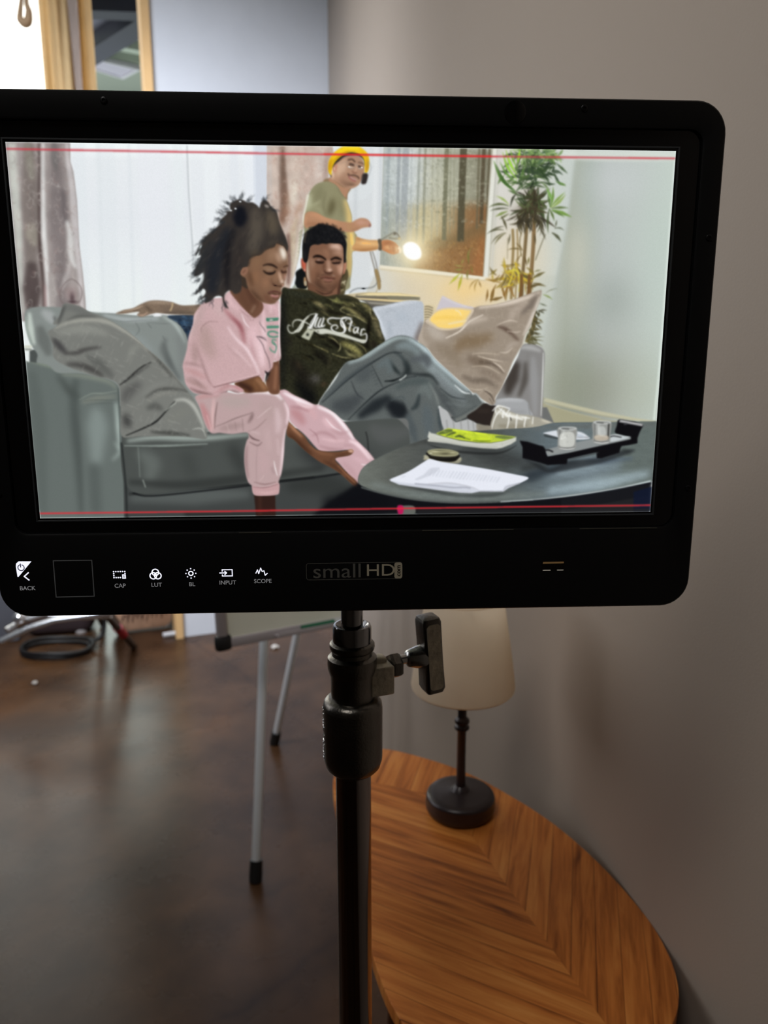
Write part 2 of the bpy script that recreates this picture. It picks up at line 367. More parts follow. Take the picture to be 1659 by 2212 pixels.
def paint_plant(q):
    R = q.rnd; q.use('E')
    G = [(52,74,44),(66,92,52),(84,112,60),(60,80,56),(98,128,66),(44,58,40)]
    D = [(62,56,42),(74,66,48),(86,78,54),(52,50,38)]
    # canes
    for pts, w, c in (([(1130,760),(1135,900),(1125,1100),(1118,1320)],20,(150,124,72)),([(1165,760),(1170,950),(1160,1150),(1150,1330)],12,(160,134,84)),
        ([(1245,600),(1240,760),(1225,950),(1212,1100),(1200,1330)],26,(122,98,58)),([(1300,620),(1296,850),(1280,1080),(1262,1300)],30,(136,104,60)),
        ([(1390,800),(1350,900),(1310,1010)],6,(110,104,74)),([(1090,830),(1088,1000)],4,(140,130,96)),([(1200,780),(1185,870),(1200,980)],8,(130,112,70)),([(1262,1300),(1300,1500),(1240,1660)],30,(120,104,60))):
        q.line(pts, w, c, .6, .95, None, (1,1)); q.line([(x-w*.2,y) for x,y in pts], w*.25, tuple(v+34 for v in c), .7, .6, None, (1,1))
    # upper crown, dark heart
    for _ in range(150):
        x, y = R.gauss(1290,85), R.gauss(270,95); 
        if y < 130: y = 130+R.uniform(0,60)
        leaf(q, x, y, R.uniform(-40,220), R.uniform(60,130), R.uniform(12,22), R.choice(G), R.uniform(-50,50), .9)
    for _ in range(60):
        x, y = R.uniform(1200,1500), R.uniform(130,190); leaf(q, x, y, R.uniform(-60,240), R.uniform(50,110), R.uniform(14,24), R.choice([(96,130,70),(120,156,84),(146,180,100),(84,116,80),(160,194,120)]), R.uniform(-60,60), .9)
    for _ in range(110):
        a = R.uniform(0,360); leaf(q, 1280+R.uniform(-60,60), 560+R.uniform(-60,60), a, R.uniform(70,150), R.uniform(14,24), R.choice(D+[(70,84,52),(86,104,60),(64,84,50),(104,124,74)]), R.uniform(-50,50), .9)
    q.blob(1285,510,60,60,(74,64,44),.5); q.blob(1230,620,90,50,(84,66,46),.45)
    for _ in range(46):
        leaf(q, 1240+R.uniform(-90,120), 650+R.uniform(-30,40), R.uniform(20,160), R.uniform(80,170), R.uniform(12,20), R.choice(D+[(90,82,52)]), R.uniform(-70,70), .85)
    # big arching frond, upper left
    for (x0,y0,x1,y1,x2,y2,w,c) in ((1150,470,1040,360,980,220,26,(84,132,48)),(1150,460,1060,380,1000,250,20,(66,104,44)),(1165,400,1080,320,1030,230,18,(96,150,52)),(1165,370,1090,270,1050,150,24,(140,196,60)),(1165,330,1110,240,1075,130,26,(152,206,64)),(1165,280,1130,200,1110,130,18,(120,176,56)),(1170,240,1180,180,1190,120,26,(150,204,60)),(1180,380,1210,300,1230,200,14,(88,130,56)),(1175,430,1215,380,1260,340,14,(70,92,56)),(1160,480,1130,520,1110,590,18,(56,60,42)),(1150,470,1190,430,1240,400,16,(78,104,60))):
        q.line([(x0,y0),(x1,y1),(x2,y2)], w, c, .5, .95, None, (.2,.1)); q.line([(x0,y0),(x1+3,y1),(x2,y2)], w*.2, tuple(min(255,v+40) for v in c), .5, .6, None, (.2,.1))
    # bright right tufts
    for (x,y,an,L,w,c,b) in ((1430,590,-75,170,24,(110,150,60),-20),(1430,590,-50,170,22,(132,168,72),10),(1435,595,-35,160,26,(150,178,84),-20),(1435,600,-10,140,20,(96,120,60),20),(1440,610,15,170,30,(116,160,60),12),(1440,615,20,120,14,(84,120,44),20),(1430,590,-100,120,22,(90,124,56),0),(1420,600,60,110,18,(88,112,50),20),(1420,600,100,200,20,(80,94,56),-20),(1400,600,-130,100,16,(88,110,60),0),(1480,690,100,60,12,(86,90,60),0),(1460,760,-20,90,10,(90,96,70),80),(1440,790,30,110,24,(84,88,60),40),(1500,400,10,60,14,(110,150,70),30),(1470,380,30,90,16,(96,140,64),-20),(1400,440,60,120,26,(120,176,70),20)):
        leaf(q,x,y,an,L,w,c,b)
    # left tufts of the lower crown
    for (x,y,an,L,w,c,b) in ((1100,580,200,170,18,(84,96,50),-60),(1100,570,230,130,16,(150,180,76),-40),(1095,600,185,150,14,(74,80,50),-30),(1090,620,160,110,22,(130,150,70),-10),(1100,640,150,90,14,(96,100,54),0),(1060,770,190,150,14,(98,98,66),-60),(1070,790,160,150,12,(110,106,70),-50),(1080,790,150,140,16,(120,114,74),-40),(1060,740,170,120,12,(90,88,60),-30),(1040,660,60,120,20,(90,86,56),20),(1110,800,100,90,14,(96,90,60),0),(1340,740,60,120,14,(80,76,54),10),(1360,690,100,110,14,(90,88,60),30),(1300,800,80,90,14,(96,84,54),10)):
        leaf(q,x,y,an,L,w,c,b)
    # mid sprigs
    for (x,y,an,L,w,c,b) in ((1210,930,200,130,14,(126,106,60),-50),(1210,930,230,80,14,(130,108,60),0),(1200,960,130,90,12,(140,116,66),-20),(1220,980,70,80,16,(110,88,48),10),(1190,1040,175,110,16,(130,110,50),0),(1250,1040,-80,60,16,(120,110,50),0)):
        leaf(q,x,y,an,L,w,c,b)
    # lower warm lit crown
    Wm = [(140,120,50),(168,140,56),(190,164,60),(120,100,46),(206,180,70),(150,116,56)]
    for _ in range(70):
        leaf(q, 1150+R.gauss(0,70), 1120+R.gauss(0,34), R.uniform(10,250), R.uniform(60,140), R.uniform(14,24), R.choice(Wm), R.uniform(-60,60), .85)
    for (x,y,an,L,w,c,b) in ((1290,1150,-30,110,26,(110,100,52),10),(1290,1190,10,110,20,(116,104,60),10),(1290,1160,200,100,24,(100,88,44),10),(1240,1230,-20,120,26,(104,86,46),10),(1300,1100,-20,60,12,(128,128,80),20),
        (1040,1190,200,140,18,(170,130,56),-20),(1000,1200,120,150,20,(150,112,50),-30),(980,1240,100,110,22,(140,104,44),10),(1040,1210,70,130,22,(150,110,46),10),(1090,1200,100,130,20,(150,116,50),-10),(1050,1300,160,110,26,(128,96,42),20),(930,1240,90,100,20,(150,110,50),20),
        (860,1160,130,110,12,(176,140,64),-60),(860,1160,160,120,12,(180,146,76),-70),(860,1170,70,60,12,(150,116,56),0),
        (770,1000,-80,100,10,(150,150,74),20),(780,1040,-90,110,16,(128,122,54),-10),(780,1080,110,90,16,(140,130,56),-40),(740,1060,190,80,12,(170,160,80),0),(735,1080,170,70,16,(150,150,70),20),(715,1110,135,130,22,(186,190,70),0),(730,1120,105,140,22,(176,176,60),0),(720,1040,-60,50,14,(160,150,70),0),(800,1050,80,70,12,(140,130,60),0),
        (1390,1270,-35,110,6,(110,114,80),40),(1370,1280,20,90,14,(136,156,80),20),(1340,1350,20,70,10,(90,96,70),0)):
        leaf(q,x,y,an,L,w,c,b)
    q.line([(1090,1100),(1160,1090),(1190,1180),(1180,1260)], 14, (216,206,80), .7, .9); q.line([(1140,1060),(1120,1150),(1090,1220)], 12, (224,210,90), .7, .8)
    for x in (1200,1262): q.line([(x,1120),(x-4,1230),(x-12,1320)], 26, (128,88,44), .8, .95, None, (1,1))
    q.line([(1060,1290),(1100,1220),(1140,1300)], 12, (160,112,48), .8, .9)
    # part below the pillow corner
    for _ in range(46):
        y = R.uniform(1400,1700); leaf(q, 1310-(y-1400)*.22+R.uniform(-20,30), y, R.uniform(-20,100), R.uniform(30,80), R.uniform(10,18), R.choice([(84,78,48),(70,66,44),(104,92,50)]), 30, .9)
    for (an,L) in ((-30,140),(-15,130),(5,130),(25,120),(50,110),(75,90),(-45,90)):
        leaf(q, 1250, 1650, an, L, 12, (100,96,58), 40, .9)

def paint_desk(q):
    q.use('D')
    q.fill([(980,1120),(1180,1100),(1660,1130),(1800,1180),(1800,1240),(1300,1215),(920,1150)], (208,190,150), .8, sm=False)
    q.fill([(1080,1130),(1250,1110),(1700,1120),(1950,1170),(1950,1210),(1500,1205),(1060,1180)], (120,112,92), .7, sm=False)
    q.fill([(1250,1105),(1660,1108),(1960,1150),(1950,1165),(1500,1150),(1060,1140)], (244,222,160), .6, sm=False)
    q.fill([(1500,1150),(1660,1150),(1960,1165),(1960,1210),(1520,1205)], (140,136,110), .7, .6, sm=False)
    q.fill([(920,1130),(1100,1180),(1700,1210),(1960,1215),(1960,1240),(1500,1240),(1000,1190)], (236,208,142), .7, sm=False)
    q.fill([(1100,1195),(1660,1240),(1700,1260),(1300,1330),(1200,1230)], (96,92,84), 1.2, sm=False)
    q.fill([(1200,1225),(1600,1250),(1500,1280),(1280,1260)], (170,164,148), 1, .8, sm=False)
    # desk lamp arm and flex
    q.line([(990,1110),(1040,1070),(1110,1045),(1180,1045),(1290,1035),(1350,1000),(1372,960)], 9, (70,76,76), .6, .9, None, (1,1)); q.blob(1180,1045,26,11,(40,44,46),.95)
    q.line([(1275,530),(1300,640),(1350,830),(1375,960),(1400,1060)], 14, (120,112,98), .6, 1, None, (1,1))
    q.line([(1305,530),(1350,680),(1380,820),(1415,960)], 10, (96,90,80), .6, 1, None, (1,1))
    q.fill([(1335,800),(1375,790),(1415,940),(1420,1040),(1390,1060),(1365,930)], (160,132,82), .7); q.line([(1395,960),(1375,1060),(1350,1100)], 10, (176,150,96), .8, .9)
def paint_crewman(q):
    q.use('C'); F = q.fill
    SK = (184,138,108)
    # neck and face
    F([(800,540),(1000,560),(1100,640),(1060,720),(1040,800),(900,700),(780,620)], (150,120,86), 1)
    F([(850,520),(900,560),(1000,640),(1080,640),(1060,700),(1030,770),(980,720),(920,620),(840,580)], (186,134,100), .6)
    Fc = q.shape([(930,330),(1000,290),(1100,265),(1190,275),(1240,320),(1262,400),(1258,470),(1225,560),(1180,620),(1110,655),(1040,650),(960,600),(900,570),(855,545),(870,480),(905,440),(915,380)], SK, .6)
    q.folds(Fc, [([(960,330),(960,420),(940,520)],90,(206,166,136),10,.9),([(880,460),(880,540)],50,(226,190,160),6,.9),([(1020,300),(1010,400),(990,480)],60,(200,164,136),8,.8),
        ([(1180,290),(1220,350)],60,(176,138,112),7,.6),([(970,560),(1060,610),(1150,600)],60,(150,110,84),8,.75),([(1000,480),(980,560)],50,(176,132,102),8,.7),([(1050,640),(1120,640),(1190,600)],40,(196,150,118),6,.7),
        ([(1220,440),(1210,540),(1160,600)],50,(182,136,108),7,.7),([(1000,460),(1070,560)],40,(168,126,100),8,.6)])
    # ear
    F([(880,370),(920,345),(935,380),(925,440),(900,470),(875,440)], (204,140,112), .6); q.line([(895,385),(905,420),(895,445)], 10, (150,92,72), 1, .7); q.blob(900,420,12,22,(240,190,160),.6)
    # brows, eyes, glasses
    q.line([(1060,320),(1110,310),(1150,345)], 16, (64,46,38), 1.2, .8); q.line([(1180,350),(1220,352),(1250,370)], 12, (74,54,44), 1.2, .7)
    q.line([(1080,360),(1110,365),(1135,378)], 12, (60,44,40), 1.2, .75); q.line([(1180,392),(1215,398)], 12, (60,44,40), 1.2, .7)
    q.blob(1090,402,30,12,(226,206,190),.5); q.blob(1204,416,22,9,(214,190,172),.5)
    q.line([(1062,330),(1052,380),(1075,415),(1120,420),(1150,395),(1150,360)], 7, (150,140,130), .6, .75); q.line([(1150,372),(1178,378)], 7, (160,150,140), .6, .8)
    q.line([(1178,372),(1180,410),(1210,430),(1240,415),(1246,385)], 6, (160,150,142), .6, .75); q.line([(1062,335),(1000,350),(950,370)], 5, (150,130,116), .6, .6)
    q.line([(1075,372),(1105,376),(1135,386)], 16, (52,40,38), 1.2, .8); q.line([(1182,396),(1222,402)], 14, (52,40,38), 1.2, .8); q.blob(1074,396,12,9,(250,250,246),.6); q.blob(1225,405,12,8,(250,250,246),.7)
    # nose, moustache, mouth
    q.line([(1165,390),(1160,430),(1150,460)], 22, (206,158,128), 1.6, .7); q.line([(1110,450),(1140,475),(1170,465)], 14, (140,90,70), 1.4, .8)
    q.line([(1062,478),(1080,505),(1130,500),(1180,520),(1195,545)], 20, (84,58,48), 2, .75); q.line([(1075,515),(1120,545),(1160,560)], 30, (150,84,74), 1.4, .9)
    q.line([(1085,520),(1130,545),(1165,556)], 11, (236,216,204), .9, .75); q.line([(1080,540),(1120,572),(1155,575)], 10, (186,110,98), 1.2, .8); q.blob(1100,610,50,18,(120,88,68),.5)
    # dark hair under the beanie, then beanie
    F([(870,520),(850,450),(900,380),(960,330),(1010,290),(1080,268),(1180,268),(1250,320),(1262,400),(1280,330),(1240,240),(1100,215),(980,240),(890,310),(840,400),(850,500)], (52,42,34), .8)
    B = q.shape([(828,400),(840,320),(890,240),(950,190),(1010,158),(1100,150),(1190,160),(1250,195),(1300,250),(1316,330),(1310,420),(1290,470),(1262,470),(1262,390),(1250,310),(1205,255),(1120,228),(1050,236),(980,275),(915,335),(880,400),(870,460),(865,500),(850,490),(832,460)], (238,196,30), .6)
    q.folds(B, [([(1000,165),(1100,158),(1200,175)],60,(250,222,40),5,.95),([(860,300),(845,380),(850,460)],44,(206,140,30),7,.85),([(1300,300),(1300,400),(1280,460)],50,(190,130,60),7,.8),([(880,340),(960,270),(1050,226),(1150,222)],14,(190,136,20),3,.7),([(1230,220),(1280,300)],20,(200,150,40),4,.6),([(900,260),(960,215),(1040,190)],30,(252,214,40),5,.8)])
    # headset
    q.line([(1310,340),(1338,400),(1325,460),(1290,540)], 7, (150,154,158), .6, .8); F([(1235,490),(1265,475),(1300,490),(1285,580),(1262,606),(1222,600),(1225,540)], (54,46,44), .7); q.line([(1240,500),(1235,560)], 8, (110,100,96), 1, .6)
    # far arm and back of shirt
    S = q.shape([(780,575),(860,585),(940,640),(990,720),(1040,790),(1075,880),(1105,980),(1110,1080),(1140,1180),(1170,1230),(1160,1380),(1110,1420),(1110,1560),(1090,1760),(1070,1850),(900,1900),(500,1900),(520,1500),(540,1200),(530,1080),(540,980),(560,860),(590,740),(640,650),(700,600)], (150,146,108), .7)
    q.folds(S, [([(620,720),(600,820),(570,920)],60,(178,180,146),8,.8),([(740,620),(720,720),(680,830)],120,(140,136,98),14,.8),([(860,620),(930,760),(980,900)],90,(150,144,104),12,.8),
        ([(880,780),(870,880),(830,980)],80,(116,106,66),10,.85),([(960,780),(990,900),(980,1000)],60,(140,136,94),10,.7),([(1030,790),(1070,920),(1090,1080),(1100,1300),(1090,1700)],90,(206,176,104),8,.95),([(1010,850),(1040,1000)],40,(170,152,96),8,.7),
        ([(1065,1080),(1070,1300),(1060,1700)],46,(196,160,84),6,.8),([(1100,1180),(1120,1300),(1130,1400)],50,(222,188,110),5,.8),([(600,870),(680,840),(740,800)],20,(176,176,138),6,.7),([(580,900),(700,890),(760,960)],16,(166,164,126),5,.7),
        ([(930,640),(990,720),(1040,780)],14,(120,112,78),4,.7),([(800,700),(770,860),(800,980)],16,(120,114,78),5,.6)])
    F([(570,740),(545,880),(520,1000),(525,1090),(545,1090),(550,980),(575,860),(600,740)], (230,226,206), 1.4, .85)
    # forearm across the body, fist blurred by movement
    A = q.shape([(560,950),(620,930),(700,950),(790,1000),(900,1030),(1030,1055),(1100,1060),(1180,1020),(1240,1010),(1300,1030),(1336,1080),(1330,1112),(1280,1120),(1230,1130),(1150,1165),(1080,1175),(1000,1170),(880,1140),(760,1120),(650,1110),(570,1130),(540,1090),(545,1010)], (190,136,98), 1.4)
    q.folds(A, [([(600,960),(700,975),(800,1020),(950,1055)],44,(208,146,104),7,.9),([(560,1080),(700,1090),(850,1130),(1000,1160)],40,(170,108,72),7,.85),([(1060,1060),(1100,1160)],34,(186,150,90),7,.8),([(1150,1060),(1220,1060),(1290,1070)],50,(202,150,132),7,.8),([(1290,1040),(1310,1100)],34,(196,140,140),5,.8),([(560,980),(550,1080)],30,(220,150,110),6,.7),([(1100,1160),(1200,1140)],30,(168,116,84),5,.7)])
    q.line([(1318,1080),(1325,1105),(1310,1112)], 16, (130,86,94), 2, .7)
    # lamp-holding arm (right), watch, hand
    A = q.shape([(1160,1235),(1230,1255),(1320,1270),(1420,1275),(1430,1330),(1425,1378),(1330,1400),(1220,1405),(1125,1390),(1110,1360),(1150,1300)], (214,156,94), .8)
    q.folds(A, [([(1150,1290),(1260,1310),(1420,1320)],50,(234,184,116),6,.85),([(1130,1390),(1250,1398),(1420,1372)],30,(186,116,62),5,.85),([(1170,1240),(1260,1258)],16,(150,96,58),4,.8),([(1180,1250),(1190,1300)],50,(170,106,64),7,.6)])
    F([(1418,1268),(1460,1262),(1470,1320),(1462,1385),(1425,1385),(1432,1330)], (96,86,70), .7); q.line([(1440,1290),(1450,1370)], 14, (170,140,100), 1, .8)
    H = q.shape([(1465,1280),(1530,1270),(1590,1290),(1640,1330),(1655,1380),(1630,1430),(1590,1440),(1540,1420),(1500,1390),(1462,1375)], (206,130,80), .8)
    q.folds(H, [([(1490,1290),(1560,1300),(1620,1340)],34,(186,108,62),5,.8),([(1500,1350),(1560,1370),(1610,1400)],26,(244,190,120),5,.85),([(1560,1320),(1600,1350)],16,(150,78,44),3,.7),([(1540,1400),(1600,1425)],14,(220,130,60),4,.8)])
    q.use('E')
    for pts,w,c in (([(90,845),(140,815),(185,790)],9,(120,116,100)),([(110,850),(150,828),(200,795)],6,(160,152,126)),([(185,786),(215,800),(235,830)],9,(96,90,78)),([(150,830),(200,838),(235,832)],8,(110,100,80))): q.line(pts,w,c,.6,.95,None,(1,1))
    q.blob(192,796,12,12,(90,86,76),.8); q.blob(230,835,12,10,(200,170,110),.7)
    H = q.shape([(90,862),(140,852),(195,868),(225,900),(240,915),(235,945),(190,958),(140,945),(95,925),(75,890)], (196,120,72), .6)
    q.folds(H, [([(110,880),(150,870),(200,885)],22,(176,98,56),4,.8),([(110,910),(140,905),(170,920)],18,(232,170,110),4,.9),([(150,890),(165,930)],8,(140,70,40),2.5,.7),([(180,900),(185,945)],8,(150,78,42),2.5,.7),([(205,900),(210,940)],10,(250,210,160),3,.9),([(120,935),(190,952)],10,(230,130,50),3,.7)])
    F([(65,850),(82,850),(92,900),(88,926),(70,926),(72,890)], (92,78,60), .6)
    # glow and lamp head
    q.blob(345,930,190,170,(255,232,170),.5); q.blob(340,935,110,110,(255,238,190),.8)
    q.line([(222,905),(240,925),(235,950)], 22, (255,238,200), 2, .9)
    F([(262,890),(300,864),(350,868),(392,905),(407,955),(395,992),(350,1008),(300,995),(268,960),(258,920)], (255,252,240), 1.2); F([(272,895),(305,872),(348,876),(385,910),(398,955),(386,984),(350,998),(305,985),(275,950)], (255,255,255), .8)

def paint_sofa(q):
    R = q.rnd; F = q.fill
    q.use('H')
    # back
    F([(100,480),(700,300),(1400,240),(1700,600),(1700,1300),(100,1800)], (80,86,84), 1, sm=False)
    Bk = q.shape([(60,180),(90,140),(160,124),(260,124),(380,132),(600,166),(800,178),(1000,196),(1150,192),(1230,200),(1310,260),(1370,350),(1400,450),(1430,620),(1500,800),(1500,1150),(300,700),(160,500),(110,430),(70,300)], (134,142,138), .6)
    q.folds(Bk, [([(100,170),(110,300),(140,430)],50,(176,188,178),5,.8),([(70,200),(80,320),(120,440)],14,(150,170,156),3,.8),([(200,160),(260,200),(300,260)],90,(160,164,164),7,.7),([(180,280),(220,400),(260,520)],110,(116,122,118),9,.9),([(300,200),(320,260)],50,(106,110,108),6,.8),([(700,190),(900,230),(1150,220)],40,(158,166,166),6,.8),
        ([(740,225),(860,245),(1000,235),(1100,230)],5,(110,116,114),1.2,.8),([(1050,250),(1180,262),(1280,256)],5,(112,118,118),1,.7),([(1180,200),(1290,280),(1360,420)],26,(164,176,172),4,.8),([(900,330),(1000,420),(1100,500)],90,(140,150,150),12,.7),([(1300,350),(1350,500),(1330,700)],90,(128,134,132),12,.8),
        ([(1190,420),(1230,560),(1320,720)],40,(96,102,102),9,.7),([(960,250),(990,310),(960,360)],10,(118,126,124),3,.8),([(1060,260),(1090,300)],12,(112,118,116),3,.8),([(1180,360),(1200,400)],14,(110,116,116),3,.7),([(1210,380),(1180,480),(1260,620)],50,(110,116,114),9,.6)])
    # navy collar piece behind, arm lying on the back
    N = q.shape([(1220,205),(1300,190),(1480,190),(1500,260),(1400,400),(1370,340),(1310,260)], (48,66,86), .7)
    for _ in range(40): q.blob(R.uniform(1240,1460), R.uniform(200,360), R.uniform(8,26), R.uniform(6,16), R.choice([(28,46,70),(70,100,130),(52,84,116),(34,40,56)]), .7, N)
    A = q.shape([(800,180),(860,152),(940,136),(1000,104),(1070,78),(1150,74),(1250,86),(1330,112),(1420,112),(1520,110),(1560,200),(1400,192),(1260,186),(1140,178),(1080,186),(1040,200),(1000,206),(972,190),(990,166),(930,172),(860,182)], (134,112,92), .5)
    q.folds(A, [([(1060,90),(1160,88),(1260,100)],24,(160,138,116),4,.9),([(1040,120),(1090,160)],40,(108,88,72),6,.8),([(1180,170),(1300,170),(1440,176)],30,(104,92,80),5,.7),([(860,160),(960,140),(1020,115)],14,(170,146,122),3,.9),([(980,190),(1020,194),(1060,170)],14,(180,146,124),3,.8),([(1150,130),(1250,140),(1400,145)],40,(126,106,90),7,.7),([(940,158),(1000,150)],8,(90,72,58),2,.7)])
    q.tex(A, .06, 3, 3, 21); q.line([(1262,92),(1255,130),(1240,160)], 9, (226,196,140), .6, .9); F([(1105,192),(1130,178),(1160,184),(1172,198),(1140,204),(1110,203)], (236,238,240), .5)
    # left arm rest
    A = q.shape([(40,480),(70,560),(130,575),(250,600),(330,660),(500,665),(640,690),(740,716),(800,750),(828,800),(838,1000),(848,1290),(862,1500),(880,1860),(150,1900),(80,1000)], (104,114,110), .7)
    q.folds(A, [([(60,540),(160,560),(260,590),(420,640)],44,(134,146,124),7,.9),([(120,640),(150,900),(180,1300),(210,1800)],150,(98,108,104),14,.8),([(330,676),(420,800),(500,870)],60,(84,92,88),12,.8),([(480,700),(460,900),(500,1400),(520,1800)],80,(86,95,92),14,.8),
        ([(360,670),(500,680),(640,700),(760,740),(800,790)],44,(122,130,118),8,.9),([(500,880),(600,830),(700,826),(810,806)],7,(138,148,134),1.6,.8),([(520,900),(640,870),(800,850)],44,(126,130,118),8,.7),([(540,888),(660,880),(800,884)],5,(84,90,86),1.4,.7),([(560,920),(700,906),(810,910)],6,(92,100,96),2,.7),
        ([(640,940),(650,1100),(640,1400)],170,(122,134,130),18,.9),([(800,900),(820,1100),(830,1280)],40,(150,164,158),7,.85),([(790,1220),(830,1300),(770,1370)],30,(140,154,148),7,.7),([(620,1400),(640,1800)],200,(92,101,98),16,.7),([(820,780),(830,1000),(842,1290),(862,1500),(876,1860)],8,(56,64,62),2,.8),([(520,1000),(540,1300),(560,1800)],18,(108,118,114),7,.6),([(650,960),(760,975)],5,(100,110,104),2,.7)])
    q.line([(50,450),(120,446)], 20, (206,210,190), 1.5, .9); q.line([(60,470),(120,470)], 14, (110,114,100), 1.5, .7)
    # base and seat, front
    q.use('P')
    F([(820,890),(1000,880),(1180,880),(1200,925),(1100,950),(940,990),(840,960)], (112,114,112), 1, sm=False)
    Bs = q.shape([(270,1010),(560,1000),(830,960),(1000,890),(1110,920),(1210,940),(1210,1130),(270,1130)], (68,72,71), .8, sm=False)
    q.folds(Bs, [([(280,1075),(420,1070),(540,1066)],40,(86,92,90),7,.8),([(620,1050),(700,1045),(760,1060)],50,(60,64,62),8,.8),([(280,1066),(500,1045),(680,1030)],9,(30,32,32),3,.7),([(700,1090),(800,1080),(830,1100)],60,(28,30,36),9,.9),([(400,1110),(700,1110)],20,(44,48,46),4,.7)])
    St = q.shape([(266,950),(280,940),(400,938),(500,930),(640,925),(760,908),(850,900),(900,960),(910,1010),(820,1010),(700,1024),(600,1036),(450,1052),(330,1066),(290,1062),(272,1040),(264,1000)], (80,85,82), .7)
    q.folds(St, [([(276,952),(340,944),(440,946),(540,938)],14,(128,138,132),3.5,.95),([(270,962),(360,962),(450,958)],5,(120,130,124),1.3,.8),([(300,975),(330,1000),(320,1040)],40,(96,103,99),8,.8),([(400,975),(420,1030)],70,(74,79,76),10,.8),([(280,1040),(400,1046),(560,1030),(700,1010)],24,(64,68,66),5,.8),([(300,965),(304,1030)],5,(118,128,122),2,.5),([(310,1035),(316,1052)],6,(130,138,132),2,.7),([(500,960),(530,1020)],60,(62,66,64),10,.7),([(650,960),(700,1000)],70,(56,58,58),12,.7),([(800,920),(830,940),(890,930)],40,(88,91,90),7,.8),([(330,968),(440,966)],4,(66,70,68),1,.5)])
    q.line([(288,1064),(330,1070),(460,1057),(600,1040),(700,1028),(780,1014)], 4, (28,30,32), 1.2, .85); q.line([(264,955),(270,1010),(274,1060),(276,1120)], 4, (40,44,44), 1.2, .8)
    q.line([(790,932),(794,950),(796,978)], 3, (44,46,46), 1.2, .8)
    q.blob(740,985,60,26,(36,36,44),.5)
    # right arm rest and seat end
    q.use('L')
    A = q.shape([(1100,1100),(1150,940),(1240,780),(1330,600),(1370,500),(1440,490),(1510,505),(1550,540),(1562,600),(1552,800),(1540,1106),(1530,1200),(1100,1200)], (138,136,134), .6)
    q.folds(A, [([(1340,520),(1440,520),(1530,550)],46,(160,160,158),5,.9),([(1550,560),(1545,800),(1530,1100)],16,(190,192,188),2.5,.85),([(1460,600),(1470,800),(1480,1100)],80,(146,146,146),9,.9),([(1330,640),(1280,780),(1240,920)],130,(88,78,70),10,.9),([(1400,640),(1390,800),(1340,940)],60,(100,92,84),9,.8),([(1420,560),(1420,700)],30,(130,126,120),7,.6)])
    S = q.shape([(1110,1010),(1150,960),(1260,948),(1370,956),(1415,985),(1430,1040),(1440,1110),(1130,1120)], (164,166,168), .6)
    q.folds(S, [([(1160,975),(1260,962),(1380,972)],24,(182,184,186),4,.8),([(1420,1000),(1438,1100)],7,(110,110,110),2,.8),([(1180,1060),(1400,1070)],40,(150,152,154),7,.8)])
    q.use('K'); q.fill([(850,585),(870,572),(905,590),(960,670),(1060,655),(1110,680),(1110,735),(900,735),(870,720)], (182,184,184), .6)
    for x in (905,950,1000,1050,1085): q.line([(x,640+abs(x-1000)*.2),(x+8,730)], 9, (140,140,138), 1.4, .6)

def cross(q, clip, box, n, cols, L, w, a, slant=.3):
    R = q.rnd
    for _ in range(n):
        x, y = R.uniform(box[0],box[2]), R.uniform(box[1],box[3]); l = L*R.uniform(.4,1.4)
        if R.random() < .5: q.line([(x,y),(x+l,y+l*slant)], w, R.choice(cols), .4, a*R.uniform(.4,1), clip, (.7,.7), sm=False)
        else: q.line([(x,y),(x-l*slant,y+l)], w, R.choice(cols), .4, a*R.uniform(.4,1), clip, (.7,.7), sm=False)

